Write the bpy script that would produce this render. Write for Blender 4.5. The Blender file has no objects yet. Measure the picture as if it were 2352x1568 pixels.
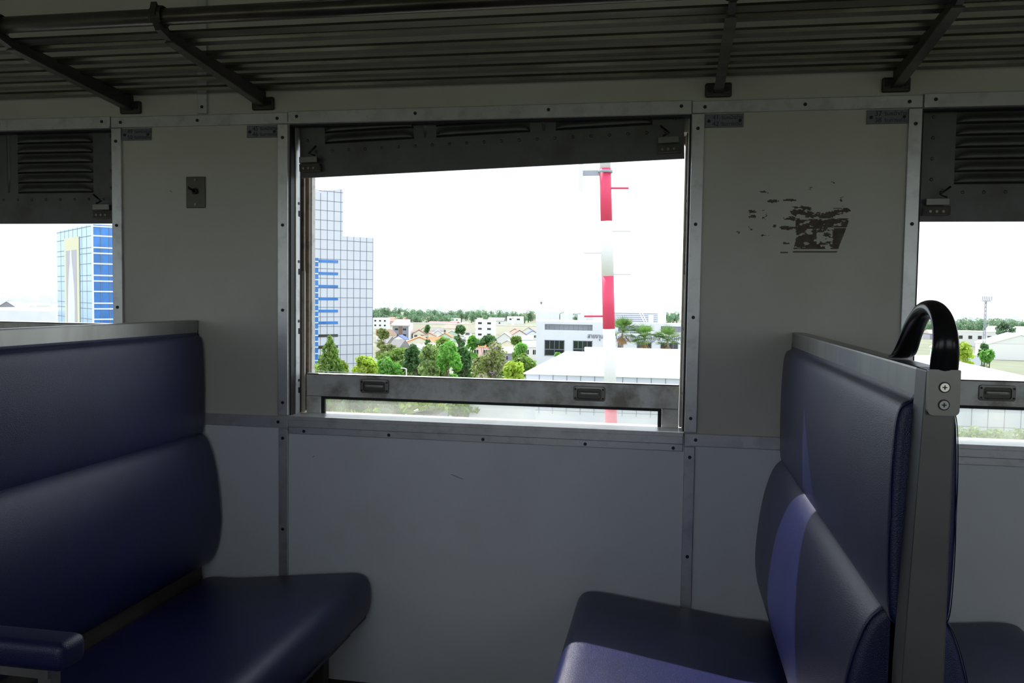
import bpy, bmesh, math, random
from mathutils import Vector, Matrix, noise
random.seed(7)
R = math.radians
PI = math.pi
sc = bpy.context.scene
col = sc.collection

# ------------------------------------------------------------------ camera
F_PX = 1950.0
CAM = Vector((0.0, -2.1, 1.13))
YAW, PITCH, ROLL = R(10.52), R(3.05), R(0.79)
Fw = Vector((-math.sin(YAW)*math.cos(PITCH), math.cos(YAW)*math.cos(PITCH), -math.sin(PITCH)))
r0 = Vector((math.cos(YAW), math.sin(YAW), 0)); u0 = r0.cross(Fw)
Rt = (r0*math.cos(ROLL) + u0*math.sin(ROLL)).normalized(); Up = Rt.cross(Fw).normalized()
cd = bpy.data.cameras.new('camera'); cam = bpy.data.objects.new('camera', cd); col.objects.link(cam)
cd.sensor_width = 36.0; cd.lens = 36.0*F_PX/2352.0; cd.clip_start = 0.02; cd.clip_end = 8000
m3 = Matrix((Rt, Up, -Fw)).transposed()
cam.matrix_world = Matrix.Translation(CAM) @ m3.to_4x4()
sc.camera = cam

# ------------------------------------------------------------------ light
w = bpy.data.worlds.new('world'); sc.world = w; w.use_nodes = True
bg = w.node_tree.nodes['Background']
bg.inputs[0].default_value = (0.84, 0.92, 1.0, 1); bg.inputs[1].default_value = 1.9
sl = bpy.data.lights.new('sun', 'SUN'); sun = bpy.data.objects.new('sun', sl); col.objects.link(sun)
sl.energy = 5.2; sl.angle = R(0.6); sl.color = (1.0, 0.96, 0.92)
sun_dir = Vector((0.62, -1.0, -1.22)).normalized()
sun.rotation_euler = sun_dir.to_track_quat('-Z', 'Y').to_euler()
sc.view_settings.view_transform = 'Standard'; sc.view_settings.look = 'None'
sc.view_settings.gamma = 1; sc.view_settings.use_curve_mapping = False
sc.view_settings.exposure = 0.0

# ------------------------------------------------------------------ pixel rays at a real depth
def ray(px, py): return Fw + Rt*((px-1176)/F_PX) - Up*((py-784)/F_PX)
def at(px, py, y):
    d = ray(px, py); return CAM + d*((y-CAM.y)/d.y)
def hor(px): return 682 + 0.0206*(px-60)
EYE = 17.0
GZ0 = CAM.z - EYE
def gz(x, y): return GZ0 - 0.004*x - 0.014*(y-CAM.y)      # the town falls gently away from the line

# ------------------------------------------------------------------ materials
MATS = {}
def mat(name, c, rough=0.6, metal=0.0, var=0.0, vscale=8.0, dirt=None, dscale=5.0, damt=0.5, bump=0.0, bscale=300.0, rnd=0.0, stretch=None, spec=0.5, dlo=.5, dhi=.7):
    m = bpy.data.materials.new(name); m.use_nodes = True; MATS[name] = m
    nt = m.node_tree; N = nt.nodes; L = nt.links; b = N['Principled BSDF']
    b.inputs['Roughness'].default_value = rough; b.inputs['Metallic'].default_value = metal
    b.inputs['Specular IOR Level'].default_value = spec
    col_out = None
    rgb = N.new('ShaderNodeRGB'); rgb.outputs[0].default_value = (*c, 1); col_out = rgb.outputs[0]
    tc = N.new('ShaderNodeTexCoord'); vec = tc.outputs['Object']
    if stretch:
        mp = N.new('ShaderNodeMapping'); mp.inputs['Scale'].default_value = stretch; L.new(vec, mp.inputs[0]); vec = mp.outputs[0]
    if var > 0 or rnd > 0:
        hs = N.new('ShaderNodeHueSaturation'); L.new(col_out, hs.inputs['Color'])
        if var > 0:
            n = N.new('ShaderNodeTexNoise'); n.inputs['Scale'].default_value = vscale; n.inputs['Detail'].default_value = 5; L.new(vec, n.inputs['Vector'])
            mr = N.new('ShaderNodeMapRange'); mr.inputs[1].default_value = .3; mr.inputs[2].default_value = .7
            mr.inputs[3].default_value = 1-var; mr.inputs[4].default_value = 1+var; L.new(n.outputs[0], mr.inputs[0])
            val = mr.outputs[0]
        if rnd > 0:
            oi = N.new('ShaderNodeObjectInfo'); mr2 = N.new('ShaderNodeMapRange'); mr2.inputs[3].default_value = 1-rnd; mr2.inputs[4].default_value = 1+rnd
            L.new(oi.outputs['Random'], mr2.inputs[0])
            if var > 0:
                mu = N.new('ShaderNodeMath'); mu.operation = 'MULTIPLY'; L.new(val, mu.inputs[0]); L.new(mr2.outputs[0], mu.inputs[1]); val = mu.outputs[0]
            else: val = mr2.outputs[0]
        L.new(val, hs.inputs['Value']); col_out = hs.outputs[0]
    if dirt:
        n = N.new('ShaderNodeTexNoise'); n.inputs['Scale'].default_value = dscale; n.inputs['Detail'].default_value = 8; n.inputs['Roughness'].default_value = .65; L.new(vec, n.inputs['Vector'])
        mr = N.new('ShaderNodeMapRange'); mr.inputs[1].default_value = dlo; mr.inputs[2].default_value = dhi; mr.inputs[4].default_value = damt; L.new(n.outputs[0], mr.inputs[0])
        mx = N.new('ShaderNodeMix'); mx.data_type = 'RGBA'; L.new(mr.outputs[0], mx.inputs[0]); L.new(col_out, mx.inputs[6]); mx.inputs[7].default_value = (*dirt, 1)
        col_out = mx.outputs[2]
    L.new(col_out, b.inputs['Base Color'])
    if bump > 0:
        n = N.new('ShaderNodeTexNoise'); n.inputs['Scale'].default_value = bscale; n.inputs['Detail'].default_value = 3; L.new(vec, n.inputs['Vector'])
        bp = N.new('ShaderNodeBump'); bp.inputs['Strength'].default_value = bump; bp.inputs['Distance'].default_value = .001; L.new(n.outputs[0], bp.inputs['Height']); L.new(bp.outputs[0], b.inputs['Normal'])
    return m
M = MATS
mat('wall_paint', (.60, .585, .53), .42, var=.05, vscale=3, dirt=(.40, .36, .28), dscale=2.2, damt=.28, bump=.05, bscale=60)
mat('lower_skylit_paint', (.74, .775, .82), .42, var=.05, vscale=3, dirt=(.45, .44, .40), dscale=2.2, damt=.22, bump=.05, bscale=60)  # wall paint with bluish skylight brightness worked into its colour
mat('upper_paint', (.55, .53, .47), .5, var=.06, vscale=3)
mat('trim_metal', (.62, .62, .64), .34, .62, var=.06, vscale=14, dirt=(.2, .2, .2), dscale=22, damt=.35, stretch=(1, 1, 1))
mat('sash_metal', (.60, .60, .59), .42, .4, var=.1, vscale=20, dirt=(.13, .11, .07), dscale=9, damt=.75, dlo=.46, dhi=.66)
mat('shutter_metal', (.13, .13, .135), .45, .5, var=.08, vscale=12, dirt=(.08, .07, .06), dscale=8, damt=.6)
mat('rack_metal', (.13, .122, .11), .3, .75, var=.15, vscale=20, dirt=(.05, .042, .032), dscale=14, damt=.8, dlo=.42, dhi=.65, stretch=(.25, 1, 1))
mat('rack_dark', (.05, .045, .04), .5, .3, var=.2, vscale=20)
mat('jamb_black', (.012, .012, .013), .6)
mat('jamb_brown', (.20, .15, .11), .6, var=.2, vscale=14, dirt=(.05, .03, .02), dscale=30, damt=.8)
mat('jamb_cream', (.55, .52, .44), .6, var=.1, vscale=20, dirt=(.25, .2, .14), dscale=25, damt=.7)
mat('jamb_white', (.75, .73, .68), .6, dirt=(.3, .22, .15), dscale=30, damt=.6)
mat('jamb_light', (.62, .62, .62), .4, .3, dirt=(.25, .23, .2), dscale=16, damt=.6)
mat('screw_dark', (.02, .02, .025), .5, .2)
mat('screw_bright', (.7, .68, .65), .25, .9)
mat('leather', (.013, .016, .085), .29, var=.18, vscale=9, bump=.6, bscale=800, spec=.6)
mat('leather_side', (.010, .013, .07), .45, bump=.3, bscale=800)
mat('frame_steel', (.36, .36, .35), .36, .8, var=.1, vscale=10, dirt=(.2, .19, .17), dscale=12, damt=.5, stretch=(1, 1, .3))
mat('post_steel', (.13, .13, .125), .42, .6, var=.1, vscale=10)
mat('frame_dark', (.07, .06, .05), .55, .2, var=.2)
mat('handle_black', (.015, .015, .018), .22, .5)
mat('plate_steel', (.20, .195, .185), .34, .7, var=.1, vscale=20)
mat('cup_steel', (.10, .095, .085), .3, .7)
mat('rubber', (.01, .01, .01), .7)
mat('floor_lino', (.12, .10, .09), .6, var=.2)
mat('label_plate', (.18, .185, .22), .5, .2, var=.06, vscale=40)
mat('ink', (.02, .02, .07), .6)
mat('residue', (.11, .09, .07), .7, var=.25, vscale=60)
mat('ceiling_paint', (.42, .41, .38), .5)
# outside
mat('office_white', (.78, .79, .83), .7, var=.03, vscale=.6)
mat('roof_white', (.85, .85, .82), .7, var=.05, vscale=.8)
mat('panel_pale', (.66, .68, .76), .5, var=.02, vscale=.5)
mat('panel_hall', (.66, .69, .78), .5, var=.02, vscale=.5)
mat('joint', (.20, .22, .28), .7)
mat('joint_dark', (.12, .14, .2), .7)
mat('glass_dark', (.02, .025, .03), .08, 0, spec=.8)
mat('glass_blue', (.05, .22, .62), .12, .0, var=.25, vscale=.35)
mat('glass_light', (.42, .62, .85), .25, .0, var=.1, vscale=.12)
mat('mullion_white', (.85, .86, .9), .5)
mat('banner_yellow', (.80, .76, .55), .7); mat('banner_grey', (.52, .50, .58), .7); mat('banner_white', (.82, .82, .84), .7)
mat('wall_white', (.82, .81, .79), .8, rnd=.08); mat('wall_cream', (.80, .74, .60), .8, rnd=.08); mat('wall_pink', (.80, .55, .50), .8)
mat('wall_grey', (.30, .30, .36), .8); mat('wall_green', (.55, .68, .55), .8); mat('wall_brown', (.25, .16, .12), .8); mat('wall_blue', (.15, .25, .55), .8)
mat('tile_orange', (.72, .22, .09), .7, var=.12, vscale=1.5); mat('tile_red', (.50, .16, .12), .7, var=.12, vscale=1.5)
mat('tile_brown', (.38, .25, .19), .7, var=.12, vscale=1.5); mat('tile_grey', (.26, .25, .25), .7, var=.12, vscale=1.5)
mat('tile_tan', (.45, .41, .36), .7, var=.1); mat('tile_blue', (.10, .16, .55), .7); mat('sheet_pale', (.66, .67, .68), .6, var=.06); mat('sheet_white', (.85, .85, .84), .6)
mat('tile_maroon', (.35, .12, .12), .7, var=.1)
mat('ground', (.21, .23, .15), .9, var=.3, vscale=.02); mat('road', (.40, .39, .38), .9)
mat('parapet', (.46, .44, .38), .8, var=.1, vscale=2); mat('parapet_grey', (.35, .34, .32), .8)
mat('bark', (.16, .12, .08), .9); mat('bark_grey', (.35, .32, .27), .9)
mat('mast_red', (.76, .06, .15), .45, var=.05, vscale=6); mat('mast_white', (.80, .81, .84), .45)
mat('mast_grey', (.35, .38, .45), .5); mat('lamp_white', (.8, .82, .8), .5)
mat('car_white', (.8, .8, .8), .3); mat('car_dark', (.06, .07, .1), .3); mat('car_red', (.5, .05, .05), .3)
mat('stone_hazed', (.80, .81, .84), .8)  # far buildings: distance haze put into the colour as whitening
def leafmat(name, c, var=.35, vs=.7, rnd=.12):
    m = mat(name, c, .6, var=var, vscale=vs, rnd=rnd); nt = m.node_tree; b = nt.nodes['Principled BSDF']
    tr = nt.nodes.new('ShaderNodeBsdfTranslucent'); mx = nt.nodes.new('ShaderNodeMixShader'); mx.inputs[0].default_value = .4
    src = b.inputs['Base Color'].links[0].from_socket; nt.links.new(src, tr.inputs[0])
    nt.links.new(b.outputs[0], mx.inputs[1]); nt.links.new(tr.outputs[0], mx.inputs[2]); nt.links.new(mx.outputs[0], nt.nodes['Material Output'].inputs[0])
    return m
leafmat('leaf_mid', (.22, .36, .07)); leafmat('leaf_yellow', (.42, .56, .07)); leafmat('leaf_bright', (.20, .48, .08))
leafmat('leaf_dark', (.10, .22, .07)); leafmat('leaf_pale', (.34, .46, .16)); leafmat('leaf_olive', (.27, .33, .10)); leafmat('leaf_far', (.22, .36, .21), vs=.08, rnd=.25)  # the far leaves are lightened to carry distance haze in their colour
leafmat('blossom', (.62, .45, .62)); leafmat('palm_green', (.16, .30, .07)); leafmat('palm_dead', (.42, .27, .14))
# dirty window glass
gm = bpy.data.materials.new('dirty_glass'); gm.use_nodes = True; M['dirty_glass'] = gm
nt = gm.node_tree; nt.nodes.remove(nt.nodes['Principled BSDF'])
tr = nt.nodes.new('ShaderNodeBsdfTransparent'); tr.inputs[0].default_value = (.95, .965, .96, 1)
tl = nt.nodes.new('ShaderNodeBsdfTranslucent'); tl.inputs[0].default_value = (.74, .74, .67, 1)
gl = nt.nodes.new('ShaderNodeBsdfGlossy'); gl.inputs[1].default_value = .05
tcn = nt.nodes.new('ShaderNodeTexCoord'); nn = nt.nodes.new('ShaderNodeTexNoise'); nn.inputs['Scale'].default_value = 9; nn.inputs['Detail'].default_value = 7
mr = nt.nodes.new('ShaderNodeMapRange'); mr.inputs[1].default_value = .35; mr.inputs[2].default_value = .75; mr.inputs[3].default_value = .08; mr.inputs[4].default_value = .26
nt.links.new(tcn.outputs['Object'], nn.inputs['Vector']); nt.links.new(nn.outputs[0], mr.inputs[0])
m1 = nt.nodes.new('ShaderNodeMixShader'); nt.links.new(mr.outputs[0], m1.inputs[0]); nt.links.new(tr.outputs[0], m1.inputs[1]); nt.links.new(tl.outputs[0], m1.inputs[2])
m2 = nt.nodes.new('ShaderNodeMixShader'); m2.inputs[0].default_value = .05; nt.links.new(m1.outputs[0], m2.inputs[1]); nt.links.new(gl.outputs[0], m2.inputs[2])
nt.links.new(m2.outputs[0], nt.nodes['Material Output'].inputs[0])

# ------------------------------------------------------------------ helpers
class MB:
    def __init__(s, xf=None): s.v = []; s.f = []; s.xf = xf
    def add(s, vs, fs):
        n = len(s.v); s.v += [tuple(s.xf @ Vector(p)) if s.xf else tuple(p) for p in vs]; s.f += [tuple(i+n for i in f) for f in fs]; return s
    def box(s, x0, x1, y0, y1, z0, z1):
        vs = [(x, y, z) for z in (z0, z1) for y in (y0, y1) for x in (x0, x1)]
        return s.add(vs, [(0, 2, 3, 1), (4, 5, 7, 6), (0, 1, 5, 4), (2, 6, 7, 3), (0, 4, 6, 2), (1, 3, 7, 5)])
    def tube(s, p, q, r, n=10, r2=None, cap=True):
        p = Vector(p); q = Vector(q); d = (q-p).normalized(); a = d.orthogonal().normalized(); b = d.cross(a); r2 = r if r2 is None else r2
        vs = []
        for c, rr in ((p, r), (q, r2)):
            for i in range(n): t = 2*PI*i/n; vs.append(c+(a*math.cos(t)+b*math.sin(t))*rr)
        fs = [(i, (i+1) % n, n+(i+1) % n, n+i) for i in range(n)]
        if cap: fs += [tuple(range(n-1, -1, -1)), tuple(range(n, 2*n))]
        return s.add(vs, fs)
    def sweep(s, path, rad, n=12, up=Vector((1, 0, 0))):
        # elliptical section: rad = list of (half width along up, half thickness)
        P = [Vector(p) for p in path]; vs = []
        for i, p in enumerate(P):
            t = (P[min(i+1, len(P)-1)]-P[max(i-1, 0)]).normalized(); b = t.cross(up).normalized()
            a_, b_ = rad[i] if isinstance(rad, list) else rad
            for k in range(n): an = 2*PI*k/n; vs.append(p+up*(a_*math.cos(an))+b*(b_*math.sin(an)))
        m = len(P); fs = [(i*n+k, i*n+(k+1) % n, (i+1)*n+(k+1) % n, (i+1)*n+k) for i in range(m-1) for k in range(n)]
        fs += [tuple(range(n-1, -1, -1)), tuple((m-1)*n+k for k in range(n))]
        return s.add(vs, fs)
    def extr(s, poly, off):
        n = len(poly); off = Vector(off); vs = [Vector(p) for p in poly]+[Vector(p)+off for p in poly]
        return s.add(vs, [tuple(range(n-1, -1, -1)), tuple(range(n, 2*n))]+[(i, (i+1) % n, n+(i+1) % n, n+i) for i in range(n)])
    def build(s, name, m, parent=None, smooth=False, bevel=0, seg=2):
        me = bpy.data.meshes.new(name); me.from_pydata(s.v, [], s.f); bm = bmesh.new(); bm.from_mesh(me)
        bmesh.ops.recalc_face_normals(bm, faces=bm.faces)
        if bevel: bmesh.ops.bevel(bm, geom=list(bm.edges), offset=bevel, segments=seg, affect='EDGES', profile=.5, clamp_overlap=True)
        bm.to_mesh(me); bm.free()
        me.materials.append(M[m] if isinstance(m, str) else m)
        if smooth:
            for p in me.polygons: p.use_smooth = True
        o = bpy.data.objects.new(name, me); col.objects.link(o)
        if parent: o.parent = parent
        return o
def tag(o, label, cat, group=None, kind=None):
    if label: o['label'] = label
    if cat: o['category'] = cat
    if group: o['group'] = group
    if kind: o['kind'] = kind
    return o
def struct(o, label=None):
    o['kind'] = 'structure'
    if label: o['label'] = label
    return o
def empty(name, loc=(0, 0, 0), rz=0):
    o = bpy.data.objects.new(name, None); o.location = loc; o.rotation_euler = (0, 0, rz); o.empty_display_size = .1; col.objects.link(o); return o
def kids(o): return [c for c in col.objects if c.parent == o]
def copy_tree(o, parent=None):
    c = o.copy(); col.objects.link(c); c.parent = parent
    for ch in kids(o): copy_tree(ch, c)
    return c
def bx(name, m, p, x0, x1, y0, y1, z0, z1, bevel=0, smooth=False): return MB().box(x0, x1, y0, y1, z0, z1).build(name, m, p, smooth, bevel)
def setlab(o, l): o['label'] = l; return o
def text_mesh(name, body, size, m, parent, loc, rx=PI/2, ext=.0004, align='LEFT', rz=0, sx=1):
    cu = bpy.data.curves.new(name, 'FONT'); cu.body = body; cu.size = size; cu.extrude = ext; cu.align_x = align; cu.resolution_u = 3
    t = bpy.data.objects.new('t', cu); col.objects.link(t)
    bpy.context.view_layer.update(); dg = bpy.context.evaluated_depsgraph_get()
    me = bpy.data.meshes.new_from_object(t.evaluated_get(dg)); bpy.data.objects.remove(t)
    me.materials.clear(); me.materials.append(M[m])
    o = bpy.data.objects.new(name, me); col.objects.link(o); o.parent = parent; o.location = loc; o.rotation_euler = (rx, 0, rz); o.scale = (sx, 1, 1)
    return o

# ------------------------------------------------------------------ coach shell
BAY = 1.545; WC = [-0.475+BAY*k for k in (-2, -1, 0, 1, 2)]; HW = .515
X0, X1 = -4.2, 3.4
ZS, ZT = .806, 1.57
OPP = -2.75
mb = MB()
def wallbands(mb, ya, yb, zb, zt):
    mb.box(X0, X1, ya, yb, 0 if zb is None else zb[0], ZS if zb is None else zb[1])
mb.box(X0, X1, .006, .055, 0, ZS-.012)                 # lower skin
mb.box(X0, X1, .115, .14, 0, ZS-.05)
mb.box(X0, X1, 0, .022, ZT, 1.93); mb.box(X0, X1, .06, .14, ZT-.03, 1.93)
edges = [X0]+[e for c in WC for e in (c-HW, c+HW)]+[X1]
for i in range(0, len(edges), 2): mb.box(edges[i], edges[i+1], 0, .14, ZS-.012, ZT)
struct(mb.build('wall_front', 'wall_paint'), 'cream painted coach side wall with window openings')
lp_ = MB().box(X0, X1, 0, .0055, .0, ZS-.012); lp_.build('lower_panel', 'lower_skylit_paint', bpy.data.objects['wall_front'])
# cove and ceiling
prof = [(0.0, 1.93), (-.03, 1.98), (-.10, 2.06), (-.22, 2.13), (-.5, 2.19), (-1.375, 2.22), (-2.25, 2.19), (-2.53, 2.13), (-2.65, 2.06), (-2.72, 1.98), (-2.75, 1.93)]
poly = [(X0, y, z) for y, z in prof]+[(X0, -2.80, 1.93), (X0, -2.80, 2.3), (X0, .14, 2.3), (X0, .14, 1.93)]
struct(MB().extr(poly, (X1-X0, 0, 0)).build('ceiling', 'ceiling_paint'))
struct(MB().box(X0, X1, OPP-.05, .14, -.06, 0).build('floor', 'floor_lino'))
mb = MB(); mb.box(X0, X1, OPP-.05, OPP, 0, .82); mb.box(X0, X1, OPP-.05, OPP, 1.57, 1.93)
for i in range(0, len(edges), 2): mb.box(edges[i], edges[i+1], OPP-.05, OPP, .82, 1.57)
struct(mb.build('wall_back', 'wall_paint'))
struct(MB().box(X0-.05, X0, OPP-.05, .14, 0, 2.3).build('wall_left', 'wall_paint'))
struct(MB().box(X1, X1+.05, OPP-.05, .14, 0, 2.3).build('wall_right', 'wall_paint'))
struct(MB().box(X0, X1, -.012, 0, 0, .10).build('baseboard_front', 'frame_dark'))

# trims
TN = [0]
def screw(parent, x, z, y, r=.0042):
    MB().tube((x, y-.0015, z), (x, y+.001, z), r, 12).build('screw', 'screw_dark', parent)
def trim(x0, x1, z0, z1, screws, d=.008, lip=0, label=None):
    TN[0] += 1
    m = MB().box(x0, x1, -d, -.0002, z0, z1)
    o = struct(m.build('trim_%d' % TN[0], 'trim_metal', bevel=.0015, seg=2), label)
    if lip: MB().box(x0, x1, -d-.004, -d, z0, z0+.004).build('lip', 'trim_metal', o)
    for sx, sz in screws: screw(o, sx, sz, -d)
    return o
T = .030
# top trims
for k, c in enumerate(WC[1:4]):
    trim(c-HW+.001, c+HW-.001, ZT, ZT+.032, [(c-HW+.025, ZT+.018), (c-.17, ZT+.018), (c+.17, ZT+.018), (c+HW-.025, ZT+.018)], d=.010, lip=1)
for c in (WC[1], WC[2], WC[3]):
    pass
for k in range(1, 4):
    if k == 3: pass
PIERS = [WC[1]+HW, WC[2]+HW]
for a in PIERS:
    b = a+BAY-2*HW
    trim(a+.001, b-.001, ZT+.001, ZT+.030, [(a+.03, ZT+.015), ((a+b)/2, ZT+.015), (b-.03, ZT+.015)])
    trim(a+.001, a+T, ZS, ZT, [(a+T/2, z) for z in (ZT-.035, 1.308, 1.085, .84)])
    trim(b-T, b-.001, ZS, ZT, [(b-T/2, z) for z in (ZT-.035, 1.308, 1.085, .84)])
    trim(a+.001, b-.001, ZS-.034, ZS-.003, [(a+.028, ZS-.018), (b-.028, ZS-.018)])
    trim(a+.001, a+T-.003, .10, ZS-.036, [(a+T/2, z) for z in (.745, .50, .26)])
    trim(b-T+.003, b-.001, .10, ZS-.036, [(b-T/2, z) for z in (.745, .50, .26)])
trim(-1.2475, -1.2205, ZT+.033, 1.925, [(-1.234, z) for z in (1.62, 1.79, 1.875)])
trim(-1.2475-2*BAY, -1.2205-2*BAY, ZT+.033, 1.925, [])
for c in WC[1:4]:
    # window sill: bright top nosing plus apron strip with screws
    TN[0] += 1
    o = struct(MB().box(c-HW+.002, c+HW-.002, -.014, .06, ZS-.010, ZS).box(c-HW+.002, c+HW-.002, -.014, -.002, ZS-.029, ZS-.010).build('trim_%d' % TN[0], 'trim_metal', bevel=.001, seg=1), 'brushed metal window sill')
    trim(c-HW+.002, c+HW-.002, ZS-.048, ZS-.0295, [(c+dx, ZS-.040) for dx in (-.47, -.235, .015, .275, .49)], d=.008)
for c in (WC[1], WC[3]): pass

# ------------------------------------------------------------------ window linings
def lining(n, c):
    a, b = c-HW, c+HW
    root = struct(MB().box(a+.0005, a+.004, .001, .026, ZS, ZT).box(b-.004, b-.0005, .001, .026, ZS, ZT).box(a+.0005, a+.003, .053, .068, ZS, ZT)
                  .box(b-.003, b-.0005, .053, .068, ZS, ZT).box(a+.004, b-.004, .001, .022, ZT-.004, ZT-.0005).build('window_%d' % n, 'jamb_black'), 'window opening with layered metal guide channels')
    for s, e in ((1, a), (-1, b)):
        def strip(name, m, y0, y1, d, z0=ZS, z1=ZT):
            return bx(name, m, root, min(e, e+s*d)+.0003, max(e, e+s*d)-.0003, y0, y1, z0, z1)
        mbx = MB()
        zz = ZS
        for zn in (.86, 1.02, 1.18, 1.335): # notched ratchet strip
            mbx.box(min(e, e+s*.006), max(e, e+s*.006), .028, .052, zz, zn); mbx.box(min(e, e+s*.006), max(e, e+s*.006), .028, .042, zn, zn+.016); zz = zn+.016
        mbx.box(min(e, e+s*.006), max(e, e+s*.006), .028, .052, zz, ZT); mbx.build('ratchet_strip', 'jamb_light', root)
        for zn in (.895, 1.055, 1.215, 1.37): MB().tube((e+s*.006, .045, zn), (e+s*.0075, .045, zn), .004, 10).build('screw', 'screw_dark', root)
        strip('guide_channel', 'jamb_cream', .070, .076, .012, ZS, 1.19); strip('guide_channel', 'jamb_brown', .070, .076, .010, 1.19, ZT)
        strip('brown_seal', 'jamb_brown', .102, .116, .010)
        strip('outer_edge', 'jamb_white', .117, .139, .012)
        # rounded outer corners
        m2 = MB()
        for zc, sg in ((ZT-.03, -1),):
            pts = [(e, .118, zc), (e, .118, zc-.06)]+[(e+s*.05*(1-math.cos(t)), .118, zc-.06+.06*math.sin(t)) for t in [i*PI/16 for i in range(1, 9)]]
            m2.extr(pts, (0, .020, 0))
        m2.build('corner_gusset', 'jamb_brown', root)
    return root
for i, c in enumerate(WC[1:4]): lining(i+1, c)

# ------------------------------------------------------------------ sliding sashes
def sash(c, zt=.912):
    y0, y1 = .078, .100; a, b = c-HW+.013, c+HW-.013; zb = .30
    root = empty('window_sash', (c, .09, ZS))
    inv = Matrix.Translation((-c, -.09, -ZS))
    def P(): return MB(inv)
    P().box(a, b, y0, y1, zt-.062, zt).build('top_rail', 'sash_metal', root, bevel=.002)
    P().box(a, a+.042, y0, y1, zb, zt-.0625).build('stile', 'sash_metal', root, bevel=.0015)
    P().box(b-.042, b, y0, y1, zb, zt-.0625).build('stile', 'sash_metal', root, bevel=.0015)
    P().box(a, b, y0, y1, zb-.05, zb-.0005).build('bottom_rail', 'sash_metal', root)
    P().box(a+.0425, b-.0425, y0+.004, y0+.014, zt-.0695, zt-.0628).box(a+.0425, a+.052, y0+.004, y0+.014, zb, zt-.07).box(b-.052, b-.0425, y0+.004, y0+.014, zb, zt-.07).build('gasket', 'rubber', root)
    P().box(a+.0522, b-.0522, y0+.008, y0+.012, zb, zt-.070).build('pane', 'dirty_glass', root)
    P().box(a, b, y0-.001, y0, zt-.003, zt-.0005).build('top_seal', 'rubber', root)
    for hx in (c-.305, c+.275):
        w_, h_ = .041, .019; zc = zt-.030
        pl = MB(inv)
        # recessed cup: frame ring
        def rr(w2, h2, r, y): return [(hx+sx*(w2-r)+r*math.cos(t), y, zc+sz*(h2-r)+r*math.sin(t)) for sx, sz, t0 in ((1, 1, 0), (-1, 1, PI/2), (-1, -1, PI), (1, -1, 1.5*PI)) for t in [t0+i*PI/10 for i in range(6)]]
        o1 = rr(w_, h_, .006, y0-.001); o2 = rr(w_-.001, h_-.001, .006, y0-.004); i1 = rr(w_-.010, h_-.0055, .006, y0-.0045); i2 = rr(w_-.011, h_-.0065, .006, y0-.001)
        n = len(o1); fs = []
        for k in range(3):
            for i in range(n): fs.append((k*n+i, k*n+(i+1) % n, (k+1)*n+(i+1) % n, (k+1)*n+i))
        pl.add(o1+o2+i1+i2, fs); h = pl.build('recessed_handle', 'plate_steel', root)
        cup = MB(inv); cup.extr(rr(w_-.0112, h_-.0066, .006, y0-.0012), (0, .0006, 0)); cup.build('cup', 'cup_steel', h)
        MB(inv).sweep([(hx-.026+.052*i/8, y0-.0035, zc+.001) for i in range(9)], (.0045, .003), 10, up=Vector((0, 0, 1))).build('grip_bar', 'frame_steel', h, True)
        for sx in (-1, 1):
            for sz in (-1, 1): MB(inv).tube((hx+sx*.0355, y0-.0058, zc+sz*.0115), (hx+sx*.0355, y0-.0042, zc+sz*.0115), .0026, 10).build('screw', 'screw_dark', h)
    return root
labs = ['lowered metal framed window sash above the left bench, beside the blue glass building view', 'lowered metal framed sash with two recessed handles in the middle window', 'lowered metal framed sash in the right window behind the black grab handle']
for c, l in zip(WC[1:4], labs): tag(sash(c, 1.036 if c < -1.5 else .947 if c > .5 else .912), l, 'window', 'lowered window sashes')

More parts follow.
